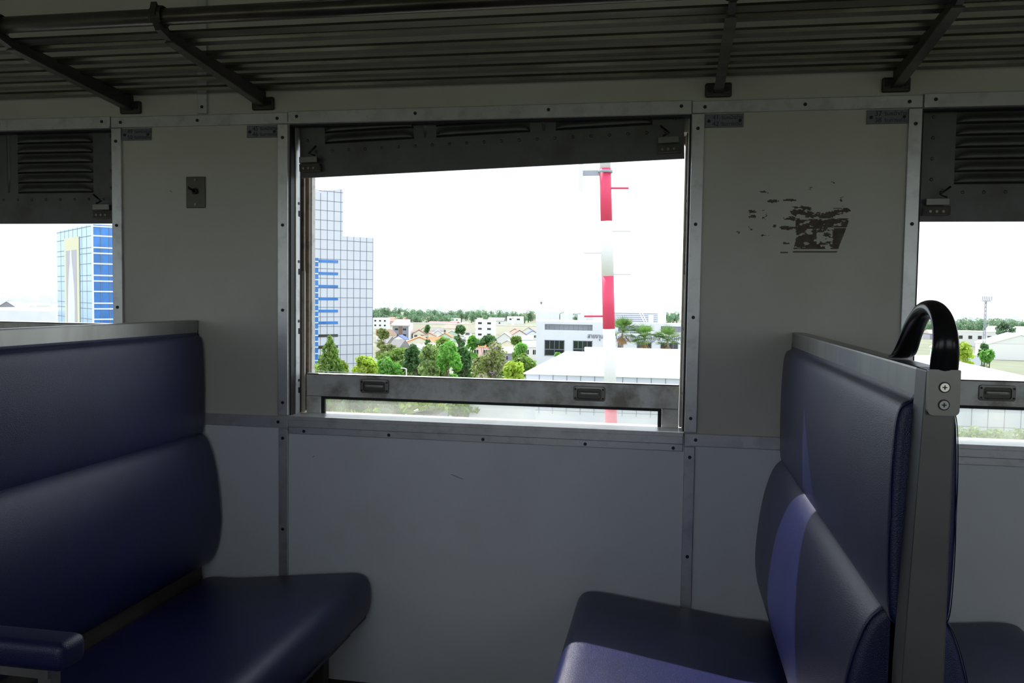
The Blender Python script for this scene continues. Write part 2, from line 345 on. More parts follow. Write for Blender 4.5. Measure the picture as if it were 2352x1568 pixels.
# ------------------------------------------------------------------ louvered shutters
def shutter(c, zb, tilt=0, flip=False):
    """metal shutter pushed up behind the top trim; local origin at the middle of its bottom edge"""
    root = empty('louvered_shutter', (c, .042, zb)); root.rotation_euler = (0, -tilt, 0)
    H = .62; hw = HW-.014; t = .004
    H = min(H, 1.90-zb-.03)
    # plate with real louver slots: strips between the slots
    nsl = int((H-.12)/.0275)
    cols = [(-.43, -.185), (-.125, .12), (.185, .425)]
    pl = MB()
    pl.box(-hw, hw, -t/2, t/2, 0, .086)
    ztop = .086+nsl*.0275
    pl.box(-hw, hw, -t/2, t/2, ztop, H)
    xs = [-hw]+[v for cc in cols for v in cc]+[hw]
    for i in range(0, len(xs), 2): pl.box(xs[i], xs[i+1], -t/2, t/2, .086, ztop)
    pl.build('plate', 'shutter_metal', root)
    MB().box(-hw, hw, t/2+.006, t/2+.008, .075, H).build('sky_block_skin', 'jamb_black', root)  # black sheet added behind the slots to keep sky from leaking through
    for (xa, xb) in cols:
        for k in range(nsl):
            z0 = .086+k*.0275
            # a pressed hood: back at top, standing out at bottom, rounded ends
            vs = []; n = 14
            for i in range(n+1):
                u = .5-.5*math.cos(PI*i/n); x = xa+(xb-xa)*u; e = min(1, min(u, 1-u)*(xb-xa)/.034); s = math.sqrt(max(0, 1-(1-e)**2))
                vs += [(x, -t/2, z0+.0275), (x, -t/2-.0005, z0+.006+.016*s), (x, -t/2-.010*s-.0003, z0+.004+.008*s), (x, -t/2-.0105*s-.0003, z0+.002), (x, -t/2, z0)] if False else \
                      [(x, -t/2, z0+.0275), (x, -t/2, z0+.003+.019*s), (x, -t/2-.006*s, z0+.003+.014*s), (x, -t/2-.013*s, z0+.004), (x, -t/2-.011*s, z0+.0035)]
            m_ = MB(); fs = []
            for i in range(n):
                for j in range(4): fs.append((i*5+j, i*5+j+1, (i+1)*5+j+1, (i+1)*5+j))
            m_.add(vs, fs); m_.build('louver', 'shutter_metal', root, True)
    for xr in (-.155, .155):   # pressed stiffening grooves between the columns
        MB().sweep([(xr, -t/2+.0012, .088+(ztop-.09)*i/8) for i in range(9)], [(.004, .0022)]+[(.007, .0035)]*7+[(.007, .0035)], 8).build('pressed_rib', 'shutter_metal', root, True)
    rv = MB()
    n = 20
    pts = [(-hw+.045+(2*hw-.09)*i/n, .068) for i in range(n+1)]+[(sx*(hw-.022), .068+.03+.048*i) for sx in (-1, 1) for i in range(int((H-.12)/.048))]
    k = 0
    for x, z in pts:
        MB().tube((x, -t/2, z), (x, -t/2-.0016, z), .0042, 8, .003).build('rivet', 'shutter_metal', root, True)
        MB  # noqa
    MB().box(-hw, hw, -t/2-.003, -t/2, 0, .004).build('bottom_lip', 'shutter_metal', root)
    for s in (-1, 1):
        lx = s*(hw-.035)
        l = MB().box(lx-.030, lx+.026, -.022, -t/2, .014, .034).build('latch', 'frame_dark', root, bevel=.001)
        MB().box(lx-.028, lx+.022, -.026, -.0225, .036, .052).build('latch_bar', 'plate_steel', l, bevel=.001)
        MB().sweep([(lx-.012*s, -.024, .052), (lx-.004*s, -.026, .062), (lx+.006*s, -.028, .070), (lx-.012*s, -.030, .082)] if False else [(lx-.016*s, -.024, .054), (lx+.0*s, -.026, .060), (lx-.022*s, -.027, .078)], (.004, .0025), 8, up=Vector((0, 1, 0))).build('thumb_lever', 'handle_black', l, True)
        for q in (-.018, -.004, .010): MB().tube((lx+q, -.0235, .022), (lx+q, -.022, .022), .0032, 8).build('screw', 'plate_steel', l)
    return root
tag(shutter(WC[1], 1.317), 'dark louvered metal shutter hanging level above the left bench', 'shutter', 'raised window shutters')
tag(shutter(WC[2], 1.454, R(2.05)), 'dark louvered metal shutter raised crooked in the middle window', 'shutter', 'raised window shutters')
tag(shutter(WC[3], 1.317), 'dark louvered metal shutter hanging level in the right window', 'shutter', 'raised window shutters')

# ------------------------------------------------------------------ seat number plates
TH1, TH2 = 'ริมหน้าต่าง', 'ริมทางเดิน'
def plate(x0, x1, a, b, lab):
    root = MB().box(x0, x1, -.0042, -.0004, ZT-.033, ZT-.0012).build('seat_number_plate', 'label_plate', bevel=.0006, seg=1)
    tag(root, lab, 'sign', 'seat number plates')
    wd = x1-x0; y = -.0044
    for n_, z in ((a, ZT-.0145), (b, ZT-.0295)):
        text_mesh('seat_number', n_, .0155, 'ink', root, (x0+.017, y, z), ext=.0003)
    text_mesh('thai_lettering', TH1, .0115, 'ink', root, (x0+.038, y, ZT-.0140), ext=.0003)
    text_mesh('thai_lettering', TH2, .0115, 'ink', root, (x0+.038, y, ZT-.0290), ext=.0003)
    for sx in (x0+.009, x1-.008): MB().tube((sx, -.0062, ZT-.018), (sx, -.0042, ZT-.018), .0038, 12).build('screw', 'screw_dark', root)
plate(PIERS[0]+T+.001, PIERS[0]+T+.088, '49', '50', 'small seat number plate reading 49 50, beside the left window, leftmost')
plate(PIERS[0]+.515-T-.088, PIERS[0]+.515-T-.001, '45', '46', 'small seat number plate reading 45 46, at the upper left of the middle window')
plate(PIERS[1]+T+.001, PIERS[1]+T+.090, '41', '42', 'small seat number plate reading 41 42, at the upper right of the middle window')
plate(PIERS[1]+.515-T-.090, PIERS[1]+.515-T-.001, '37', '38', 'small seat number plate reading 37 38, beside the right window, rightmost')

# bell-push / switch plate on the left pier
p = at(451, 442, 0)
sw = empty('switch_plate', (p.x, 0, p.z)); tag(sw, 'small metal switch plate with black toggle on the left pier', 'switch')
MB().box(-.0275, .0275, -.005, -.0004, -.0415, .0415).build('plate', 'cup_steel', sw, bevel=.0015)
MB().tube((0, -.005, .002), (0, -.011, .002), .0075, 16).build('collar', 'handle_black', sw)
MB().sweep([(0, -.010, .002), (-.004, -.016, .006), (-.010, -.024, .010)], [(.0035, .0035), (.003, .003), (.004, .004)], 10, up=Vector((0, 0, 1))).build('toggle', 'handle_black', sw, True)
for z in (-.032, .033): MB().tube((0, -.0065, z), (0, -.005, z), .0038, 12).build('screw', 'plate_steel', sw)

# torn sticker residue on the right pier
def blob(px, py): return at(px, py, 0)
TRAP = [(1826, 504), (1950, 500), (1946, 515), (1921, 579), (1820, 579), (1828, 545)]
def inpoly(x, y, P):
    c = False; n = len(P)
    for i in range(n):
        x1, y1 = P[i]; x2, y2 = P[(i+1) % n]
        if (y1 > y) != (y2 > y) and x < (x2-x1)*(y-y1)/(y2-y1)+x1: c = not c
    return c
mbr = MB(); step = 1.6
def residue_amount(x, y):
    n = noise.fractal(Vector((x*.045, y*.13, 3.1)), 1, 2, 4); n2 = noise.noise(Vector((x*.16, y*.5, 9)))
    v = -1
    if inpoly(x, y, TRAP):
        v = .38+n*.9+n2*.25
        if x > 1912+(579-y)*.05 and y > 523: v = 1
        if 1875 < x < 1912 and 525 < y < 560: v -= .42
        if 522 < y < 527 and x > 1900: v -= .8
        if y > 571 and y < 575.5: v = -1
        if y >= 576.5: v = 1
    else:
        sh = [((1752, 466, 20, 4), -.5), ((1775, 462, 14, 5), .1), ((1736, 485, 22, 6), -.25), ((1726, 497, 10, 7), 0), ((1757, 497, 8, 10), -.35), ((1813, 459, 15, 3), .0), ((1836, 483, 22, 14), .15), ((1818, 501, 20, 6), 0), ((1810, 522, 20, 6), .2), ((1855, 482, 10, 8), .1),
              ((1930, 482, 26, 6), 0), ((1756, 440, 14, 4), -.3), ((1760, 540, 14, 4), -.4), ((1805, 560, 8, 14), -.5), ((1777, 520, 5, 12), -.4), ((1695, 535, 5, 8), -.4), ((1800, 579, 12, 1.2), .5), ((1907, 425, 14, 20), -.8), ((1932, 462, 6, 14), -.3), ((1860, 432, 9, 6), -.5), ((1720, 525, 14, 5), -.6), ((1890, 493, 55, 8), .1)]
        for (cx, cy, rx, ry), bse in sh:
            d = ((x-cx)/rx)**2+((y-cy)/ry)**2
            if d < 1: v = max(v, (1-d)*.6+bse+n*1.1+n2*.5-.1)
    return v
for i in range(int((1955-1685)/step)):
    for j in range(int((582-415)/step)):
        x = 1685+i*step; y = 415+j*step
        if residue_amount(x, y) > .12:
            a_ = blob(x, y); b_ = blob(x+step, y+step)
            mbr.add([(a_.x, -.0006, a_.z), (b_.x, -.0006, a_.z), (b_.x, -.0006, b_.z), (a_.x, -.0006, b_.z)], [(0, 1, 2, 3)])
tag(mbr.build('sticker_residue', 'residue'), 'torn brown sticker residue on the cream right pier', 'stain')
mbr = MB()
for a_, b_ in (((1036, 1089), (1063, 1100)), ((718, 1050), (722, 1046)), ((390, 438), (396, 441))):
    p = at(*a_, 0); q = at(*b_, 0); mbr.tube((p.x, -.0004, p.z), (q.x, -.0004, q.z), .0006, 5)
mbr.build('scratch', 'frame_dark', bpy.data.objects['wall_front'])

# ------------------------------------------------------------------ luggage rack
RX0, RX1 = -3.4, 2.7
def rz_(y): return 1.651-.0635*y
rack = empty('luggage_rack', (-.4, 0, 1.65)); tag(rack, 'long overhead luggage rack of dull metal tubes along the wall', 'luggage rack')
inv = Matrix.Translation((.4, 0, -1.65))
MB(inv).tube((RX0, -.465, 1.700), (RX1, -.465, 1.700), .017, 18).build('front_tube', 'rack_metal', rack, True)
MB(inv).box(RX0, RX1, -.436, -.398, rz_(-.43)-.002, rz_(-.43)+.003).build('front_strip', 'rack_metal', rack)
for y, r in ((-.365, .0125), (-.278, .0125), (-.196, .0125), (-.117, .0125), (-.036, .0125)):
    MB(inv).extr([(RX0, y-.016, rz_(y)+.006), (RX0, y-.010, rz_(y)+.013), (RX0, y+.010, rz_(y)+.013), (RX0, y+.016, rz_(y)+.006), (RX0, y+.014, rz_(y)-.001), (RX0, y-.014, rz_(y)-.001)], (RX1-RX0, 0, 0)).build('slat', 'rack_metal', rack)
for x in (-3.0, -2.6, -1.445, -1.06, .10, .495, 1.65, 2.04):
    b_ = MB(inv).extr([(x-.0065, -.004, 1.618), (x-.0065, -.004, 1.655), (x-.0065, -.44, 1.682), (x-.0065, -.485, 1.725), (x-.0065, -.492, 1.70), (x-.0065, -.470, 1.672), (x-.0065, -.43, 1.660)], (.013, 0, 0)).build('bracket', 'rack_dark', rack)
    MB(inv).extr([(x-.011, -.014, 1.6155), (x-.011, -.43, 1.657), (x-.011, -.43, 1.6600), (x-.011, -.014, 1.6188)], (.022, 0, 0)).build('flange', 'rack_metal', b_)
    f = MB(inv).box(x-.031, x+.031, -.012, -.0004, 1.607, 1.641).build('foot_plate', 'rack_dark', b_, bevel=.005, seg=3)
    for bx__ in (x-.021, x+.021): MB(inv).tube((bx__, -.015, 1.624), (bx__, -.012, 1.624), .005, 10).build('bolt', 'screw_dark', b_)
    MB(inv).sweep([(x, -.465+.021*math.cos(t), 1.700+.021*math.sin(t)) for t in [R(-60)+i*R(26) for i in range(12)]], (.013, .003), 8).build('clamp', 'rack_dark', b_)

# ------------------------------------------------------------------ benches
Y0S, Y1S = -1.0, -.008   # cushion ends
def rprof(P, n=6):
    """Catmull-Rom closed smoothing"""
    out = []; m = len(P)
    for i in range(m):
        p0, p1, p2, p3 = [Vector(P[(i+k-1) % m]) for k in range(4)]
        for k in range(n):
            t = k/n; out.append(.5*((2*p1)+(-p0+p2)*t+(2*p0-5*p1+4*p2-p3)*t*t+(-p0+3*p1-3*p2+p3)*t**3))
    return out
def loft(P, ya, yb, er=.018, steps=5):
    P = rprof([(a, b) for a, b in P]); n = len(P); c = sum(P, Vector((0, 0)))/n
    # inward normals
    nr = []
    area = sum(P[i].x*P[(i+1) % n].y-P[(i+1) % n].x*P[i].y for i in range(n)); sg = 1 if area > 0 else -1
    for i in range(n):
        t = (P[(i+1) % n]-P[i-1]).normalized(); nr.append(Vector((-t.y, t.x))*sg)
    rings = []
    for k in range(steps+1): a = PI/2*k/steps; rings.append((ya+er*(1-math.sin(a)), er*(1-math.cos(a)) if False else er*(1-math.sin(PI/2-a)) if False else er*(1-math.cos(PI/2-a)) if False else 0))
    rings = []
    for k in range(steps+1):
        a = PI/2*k/steps; rings.append((ya+er*(1-math.cos(a)), er*(1-math.sin(a))))
    mid = [(ya+er+(yb-ya-2*er)*i/10, 0) for i in range(1, 10)]
    rings = rings+mid+[(ya+yb-y, s) for y, s in reversed(rings)]
    vs = []; fs = []
    for y, s in rings:
        for i in range(n): q = P[i]+nr[i]*s; vs.append((q.x, y, q.y))
    for r in range(len(rings)-1):
        for i in range(n): fs.append((r*n+i, r*n+(i+1) % n, (r+1)*n+(i+1) % n, (r+1)*n+i))
    fs.append(tuple(range(n))); fs.append(tuple((len(rings)-1)*n+i for i in range(n-1, -1, -1)))
    return vs, fs, P
UPPER = [(.004, 1.014), (.018, 1.014), (.031, 1.002), (.036, .96), (.038, .88), (.037, .80), (.033, .752), (.020, .742), (.004, .742)]
LOWER = [(.008, .745), (.020, .752), (.036, .748), (.054, .722), (.072, .66), (.083, .58), (.086, .50), (.074, .435), (.052, .400), (.026, .392), (.010, .40), (.008, .55)]
SEAT = [(.035, .352), (.15, .366), (.30, .384), (.42, .398), (.475, .402), (.500, .392), (.512, .365), (.512, .32), (.500, .290), (.47, .280), (.2, .272), (.035, .262)]
def double_bench(xc, arm_side, label):
    root = empty('double_bench', (xc, 0, 0)); tag(root, label, 'bench', 'back-to-back coach benches')
    for s in (-1, 1):
        xf = Matrix.Scale(s, 4, Vector((1, 0, 0)))
        def cush(name, P, er, lab=None, pipe=True, ya=Y0S, yb=Y1S):
            vs, fs, P2 = loft(P, ya, yb, er); o = MB(xf).add(vs, fs).build(name, 'leather', root, True)
            if pipe:
                n = len(P2); c_ = MB(xf); pts = [(q.x, ya+er*.35, q.y) for q in P2]
                # thin seam tube round the end
                rr_ = .0016; vv = []; ff = []
                ctr = sum(P2, Vector((0, 0)))/n
                for i, q in enumerate(pts):
                    o_ = Vector((q[0]-ctr.x, 0, q[2]-ctr.y)).normalized()
                    base = Vector(q)-o_*er*.22
                    for k in range(6): an = k*PI/3; vv.append(base+o_*rr_*math.cos(an)+Vector((0, 1, 0))*rr_*math.sin(an))
                for i in range(n):
                    for k in range(6): ff.append((i*6+k, i*6+(k+1) % 6, ((i+1) % n)*6+(k+1) % 6, ((i+1) % n)*6+k))
                c_.add(vv, ff).build('piping', 'leather_side', o, True)
            return o
        cush('upper_back_cushion', UPPER, .010, ya=-1.036)
        cush('lower_back_cushion', LOWER, .014)
        cush('seat_cushion', SEAT, .022, ya=-1.03)
        MB(xf).extr([(.020, -1.02, .40), (.028, -1.02, .40), (.040, -1.02, .25), (.028, -1.02, .25)], (0, 1.0, 0)).build('back_skirt', 'frame_dark', root)
        MB(xf).box(.03, .46, -1.0, -.03, .235, .268).build('seat_base', 'frame_dark', root)
        for yy in (-.96, -.07):
            MB(xf).box(.38, .41, yy-.02, yy+.02, .0, .235).build('leg', 'frame_dark', root, bevel=.003)
        if arm_side and (s == arm_side):
            ar = MB(xf).box(.012, .45, -1.085, -1.030, .598, .640).build('armrest', 'leather', root, True, bevel=.013, seg=4)
            MB(xf).box(.012, .42, -1.075, -1.045, .585, .5975).build('armrest_bracket', 'frame_steel', root)
            MB(xf).box(.40, .42, -1.07, -1.05, .30, .585).build('armrest_bracket', 'frame_steel', root)
    MB().box(-.0145, .0145, -1.040, -.002, 1.018, 1.054).build('top_rail', 'frame_steel', root, bevel=.003)
    MB().extr([(-.018, -1.085, 1.054), (.014, -1.085, 1.054), (.017, -1.085, 0), (-.030, -1.085, 0)] if False else [(-.0165, -1.085, 1.054), (.0145, -1.085, 1.054), (.0150, -1.085, .70), (.016, -1.085, 0), (-.034, -1.085, 0), (-.0300, -1.085, .70)], (0, .044, 0)).build('end_post', 'post_steel', root, bevel=.002)
    MB().box(-.0145, .0145, -.024, -.002, 0, 1.0175).build('wall_post', 'frame_dark', root)
    MB().box(-.003, .003, -1.035, -.025, .27, 1.0175).build('back_board', 'frame_dark', root)
    # grab handle
    path = [(0, -1.0885, 1.052), (0, -1.0905, 1.066), (0, -1.092, 1.082), (0, -1.087, 1.098), (0, -1.074, 1.112), (0, -1.055, 1.1205), (0, -1.033, 1.1235), (0, -1.010, 1.121), (0, -.988, 1.112), (0, -.968, 1.100), (0, -.950, 1.085), (0, -.935, 1.071), (0, -.922, 1.0625), (0, -.905, 1.0575)]
    rad = [(.0150, .0042), (.0150, .0065), (.0140, .0085), (.0130, .0090), (.0120, .0090), (.0115, .0090), (.0115, .0090), (.0120, .009), (.0125, .0085), (.013, .008), (.0135, .007), (.0145, .006), (.0150, .0045), (.0150, .0030)]
    # smooth path
    SP = []; SR = []
    for i in range(len(path)-1):
        for k in range(4):
            t = k/4; g = lambda j: Vector(path[max(0, min(len(path)-1, j))]); h = lambda j: Vector(rad[max(0, min(len(rad)-1, j))])
            for (fn, out) in ((g, SP), (h, SR)):
                p0, p1, p2, p3 = fn(i-1), fn(i), fn(i+1), fn(i+2); out.append(.5*((2*p1)+(-p0+p2)*t+(2*p0-5*p1+4*p2-p3)*t*t+(-p0+3*p1-3*p2+p3)*t**3))
    SP.append(Vector(path[-1])); SR.append(Vector(rad[-1])); SR = [tuple(v) for v in SR]
    hd = MB().sweep(SP, SR, 20).build('grab_handle', 'handle_black', root, True)
    pts = []
    for (sx, sz, t0) in ((1, -1, 1.5*PI), (1, 1, 0), (-1, 1, PI/2), (-1, -1, PI)):
        r_ = .006 if sz < 0 else .0015
        for i in range(6): t = t0+i*PI/10; pts.append((sx*(.0165-r_)+r_*math.cos(t), -1.0935, (1.030+sz*(.0255-r_))+r_*math.sin(t)))
    pl = MB().extr(pts, (0, .008, 0)).build('fixing_plate', 'plate_steel', hd)
    for z, mm in ((1.036, 'screw_bright'), (1.0165, 'frame_steel')):
        MB().tube((0, -1.0940, z), (0, -1.0936, z), .0062, 18).build('screw_recess', 'screw_dark', hd)
        s_ = MB().tube((0, -1.0952, z), (0, -1.0941, z), .0048, 18, .0052).build('screw', mm, hd)
        MB().box(-.0024, .0024, -1.0956, -1.0953, z-.0006, z+.0006).box(-.0006, .0006, -1.0956, -1.0953, z-.0024, z+.0024).build('screw_slot', 'screw_dark', hd)
    return root
double_bench(.3, 0, 'navy leather bench with black grab handle on its end post, right of the middle window')
double_bench(-1.265, 1, 'navy leather bench with padded armrest, left of the middle window')

for b_, l_ in [(o, l) for o, l in zip([o for o in col.objects if o.name.startswith('double_bench')], ('unseen navy leather bench added behind the viewer to shade the coach, right of the aisle window', 'unseen navy leather bench added across the aisle to shade the coach, on the far left'))]:
    c_ = copy_tree(b_); c_.rotation_euler = (0, 0, PI); c_.location = (b_.location.x, OPP, 0); tag(c_, l_, 'bench')  # out-of-view benches opposite, added to block window light and darken the interior

# ================================================================== OUTSIDE
# ground, road, viaduct
g = MB(); 
def gq(x0, x1, y0, y1, dz=0): g_ = [(x, y, gz(x, y)+dz) for x, y in ((x0, y0), (x1, y0), (x1, y1), (x0, y1))]; return g_
gr = MB().extr(gq(-3000, 3000, -3000, 1700), (0, 0, -1)).build('ground', 'ground'); struct(gr)
p1 = at(1075, 800, 200); p2 = at(1068, 728, 800)
dx = (p2.x-p1.x)/(p2.y-p1.y)
def roadx(y): return p1.x+dx*(y-p1.y)
rd = MB().extr([(roadx(120)-4, 120, gz(roadx(120), 120)+.05), (roadx(120)+4, 120, gz(roadx(120), 120)+.05), (roadx(900)+4, 900, gz(roadx(900), 900)+.05), (roadx(900)-4, 900, gz(roadx(900), 900)+.05)], (0, 0, .05)).build('road', 'road'); struct(rd)
pz = at(745, 950, 2.2).z
vp = MB().box(-40, 40, 2.2, 2.29, pz-1.2, pz).build('viaduct_parapet', 'parapet'); struct(vp, 'beige concrete viaduct parapet')
struct(MB().box(-40, 40, .5, 2.2, pz-1.4, pz-1.2).build('viaduct_deck', 'parapet_grey'))

# ---- striped mast close to the line
YM = 6.2
def mpt(px, py): return at(px, py, YM)
a_ = mpt(1390, 300); b_ = mpt(1404, 1100)
mast = empty('striped_mast', b_); tag(mast, 'tall red and white banded steel mast with climbing pegs close outside', 'mast')
inv = Matrix.Translation(-b_)
lv = [(300, 387), (387, 508), (508, 634), (634, 755), (755, 932), (932, 1100)]
def mc(py): return mpt(1390+(py-387)*.0235, py)
rm = (mpt(1405, 640)-mpt(1378, 640)).length/2*1.0
for i, (ya, yb) in enumerate(lv):
    MB(inv).tube(mc(ya), mc(yb), rm*(.93 if i == 0 else 1.0)*(.98 if i < 2 else 1.03), 28, cap=True).build('band', 'mast_red' if i % 2 else 'mast_white', mast, True)
for px, py, s, mm in ((1444, 432, 1, 'mast_red'), (1449, 530, 1, 'mast_white'), (1342, 580, -1, 'mast_white'), (1449, 629, 1, 'mast_white'), (1342, 726, -1, 'mast_red')):
    q = mpt(px, py); c_ = mc(py); c_ = Vector((c_.x+s*rm*.9, c_.y, c_.z))
    MB(inv).tube(c_, q, .010, 8).build('climbing_peg', mm, mast)
c0 = mc(394); 
cl = MB(inv).tube(c0+Vector((0, 0, -.012)), c0+Vector((0, 0, .012)), rm+.014, 28).build('clamp_ring', 'mast_grey', mast, True)
q = mpt(1332, 398)
MB(inv).box(q.x, c0.x-rm*.9, q.y-.02, q.y+.02, q.z-.022, q.z+.025).build('clamp_arm', 'mast_grey', mast)
qa = mpt(1331, 300); qb = mpt(1339, 438)
MB(inv).extr([(qa.x, q.y-.03, qa.z), (qb.x, q.y-.03, qa.z), (qb.x, q.y-.03, qb.z-.03), (qa.x, q.y-.03, qb.z)], (0, .008, 0)).build('hanging_plate', 'wall_white', mast)

# ---- generic builders in pixel+depth terms
def X(px, py, y): return at(px, py, y)
def rect_front(name, m, parent, inv, px0, px1, py0, py1, y, d, proud=0):
    a = X(px0, (py0+py1)/2, y); b = X(px1, (py0+py1)/2, y); zt = X((px0+px1)/2, py0, y).z; zb = X((px0+px1)/2, py1, y).z
    return MB(inv).box(a.x, b.x, y-proud, y+d, zb, zt).build(name, m, parent)

# ---- white office
YO = 88
oc = X(1400, 800, YO); base = Vector((oc.x, YO, gz(oc.x, YO)))
off = empty('office_building', base); tag(off, 'white office block with Thai lettering and dark square windows behind three palms', 'building')
inv = Matrix.Translation(-base)
xl = X(1231, 780, YO).x; xr = X(1700, 780, YO).x; zt = X(1300, 738, YO).z
zr1 = X(1300, 744.5, YO).z; zr0 = X(1300, 758, YO).z
xrecs = [(1251, 1361), (1420, 1495), (1518, 1600)]
rx = [(X(a, 750, YO).x, X(b, 750, YO).x) for a, b in xrecs]
wm = MB(inv); wm.box(xl, xr, YO+1.2, YO+12, gz(xl, YO)-1, zt-.3)
wm.box(xl, xr, YO, YO+1.2, gz(xl, YO)-1, zr0); wm.box(xl, xr, YO, YO+1.2, zr1, zt)
ex = [xl]+[v for r_ in rx for v in r_]+[xr]
for i in range(0, len(ex), 2): wm.box(ex[i], ex[i+1], YO, YO+1.2, zr0, zr1)
wm.build('wall', 'office_white', off)
for a, b in rx:
    r_ = MB(inv)
    for k in range(4): r_.box(a, b, YO+.2, YO+.23, zr0+.05+k*(zr1-zr0)/4.4, zr0+.07+k*(zr1-zr0)/4.4)
    n = 10
    for k in range(n): xx = a+(b-a)*k/n; r_.box(xx, xx+.02, YO+.2, YO+.23, zr0, zr0+(zr1-zr0)*.8)
    r_.build('balcony_railing', 'joint', off)
for i, (a, b, t, bo) in enumerate([(1252, 1295, 782, 815.5), (1317.5, 1359, 783.5, 813), (1420, 1428, 786, 816), (1464, 1495, 787, 816), (1518, 1556, 788, 818)]):
    wn = rect_front('window', 'glass_dark', off, inv, a, b, t, bo, YO, .05, .03)
    A = X(a, 800, YO); B = X(b, 800, YO); z1 = X((a+b)/2, t, YO).z; z0 = X((a+b)/2, bo, YO).z; zm = z0+(z1-z0)*.4
    mu = MB(inv).box(A.x, B.x, YO-.06, YO-.032, zm-.04, zm+.04)
    for k in (range(1, 4)): xx = A.x+(B.x-A.x)*k/4; mu.box(xx-.025, xx+.025, YO-.06, YO-.032, z0 if k == 2 else zm, z1)
    mu.box(A.x-.06, A.x, YO-.06, YO+.0, z0-.06, z1+.06).box(B.x, B.x+.06, YO-.06, YO, z0-.06, z1+.06).box(A.x-.06, B.x+.06, YO-.06, YO, z1, z1+.06).box(A.x-.06, B.x+.06, YO-.06, YO, z0-.06, z0)
    mu.build('mullion', 'joint', wn)
# roof block, stair, door
ub = rect_front('roof_block', 'office_white', off, inv, 1363, 1529, 716, 742, YO+4, 7)
for k in range(6):
    a = X(1410, 719+k*4.4, YO+3.9); b = X(1511, 719+k*4.4, YO+3.9); MB(inv).box(a.x, b.x, YO+3.92, YO+3.99, a.z-.03, a.z+.03).build('cladding_line', 'joint', ub)
rect_front('door', 'panel_hall', off, inv, 1489, 1501, 724, 743, YO+4, .1, .1)
st = MB(inv)
for a, b in (((1448, 692), (1462, 692)), ((1448, 692), (1448, 704)), ((1462, 692), (1487, 742)), ((1448, 704), (1462, 704)), ((1462, 704), (1481, 742)), ((1462, 692), (1462, 704))): st.tube(X(*a, YO+3.2), X(*b, YO+3.2), .05, 6)
st.build('roof_stair', 'mullion_white', off)
rect_front('roof_parapet', 'office_white', off, inv, 1231, 1362, 734.5, 738, YO+5, .3)
def building_text(body, pxl, pyb, px_h, name, stretch=None):
    p_ = X(pxl, pyb, YO); size = px_h*YO/F_PX
    o = text_mesh(name, body, size, 'joint_dark', off, p_-base+Vector((0, -.05, 0)), ext=.02)
    if stretch:
        wd = max(v.co.x for v in o.data.vertices); tgt = X(stretch, pyb, YO).x-p_.x; o.scale = (tgt/wd, 1, 1)
    return o
building_text('สายงาน', 1349, 776, 15, 'thai_sign_lettering', 1385)
building_text('นและเทคโนโลยีสารสนเทศ', 1414, 779, 15, 'thai_sign_lettering', 1575)
building_text('B', 1376, 782, 6, 'english_sign_lettering', 1379)
building_text('ND INFORMATION TECHNOLOGY', 1417, 784, 6, 'english_sign_lettering', 1504)

# ---- long low hall with pale cladding panels
YH = 50
xa = X(1207, 857, YH).x; xb = X(2500, 880, YH).x; ze = X(1207, 857, YH).z
base = Vector(((xa+xb)/2, YH, gz(xa, YH))); hall = empty('clad_hall', base); tag(hall, 'long low hall with pale square cladding panels and flat white roof', 'building')
inv = Matrix.Translation(-base)
zbot = X(2250, 988, YH).z
MB(inv).box(xa, xb, YH, YH+22, zbot-6, ze-.05).build('wall', 'panel_hall', hall)
j = MB(inv); n = int((xb-xa)/.86)
for k in range(n+1): j.box(xa+k*.86, xa+k*.86+.035, YH-.02, YH, zbot, ze)
for dz in (0.02, 2.25, 2.9, 3.15, 3.4): j.box(xa, xb, YH-.02, YH, ze-dz-.03, ze-dz)
j.build('panel_joints', 'joint', hall)
rf = MB(inv); rf.box(xa-.1, xb, YH-.15, YH+22, ze-.045, ze+.04); rf.build('roof', 'roof_white', hall)
xm = X(1310, 840, YH+11).x
MB(inv).box(xm, xb, YH+21.5, YH+22, ze+.045, ze+.45).build('parapet', 'roof_white', hall)
MB(inv).extr([(xm+.5, YH+3, ze+.045), (xm+4.5, YH+3, ze+.5), (xm+4.5, YH+3, ze+.045)], (0, 18, 0)).build('roof_sheet', 'roof_white', hall)
rect_front('roof_box', 'panel_hall', hall, inv, 1306, 1330, 812, 838, YH+20, 1.0)
o = MB().box(X(1078, 930, 44).x, X(1204, 930, 44).x, 44, 48, gz(0, 44), X(1100, 927, 44).z).build('white_shed', 'office_white'); tag(o, 'plain white shed seen low through the middle window glass', 'shed')
o = MB().box(X(1395, 930, 30).x, X(1396, 930, 30).x, 30, 30.1, -5, -4.9)
p_ = X(945, 938, 40); q_ = X(1008, 936, 40)
kr = empty('small_kiosk', (p_.x, 40, gz(p_.x, 40))); tag(kr, 'small shed with white sheet roof among the bushes below the middle window', 'shed'); inv = Matrix.Translation(-kr.location)
MB(inv).extr([(p_.x, 40, p_.z-.25), (q_.x, 40, q_.z+.0), (q_.x, 40, q_.z+.08), (p_.x, 40, p_.z-.15)], (0, 2.4, 0)).build('roof', 'roof_white', kr)
MB(inv).box(p_.x+.15, q_.x-.1, 40.2, 42.2, gz(p_.x, 40), p_.z-.27).build('wall', 'wall_grey', kr)

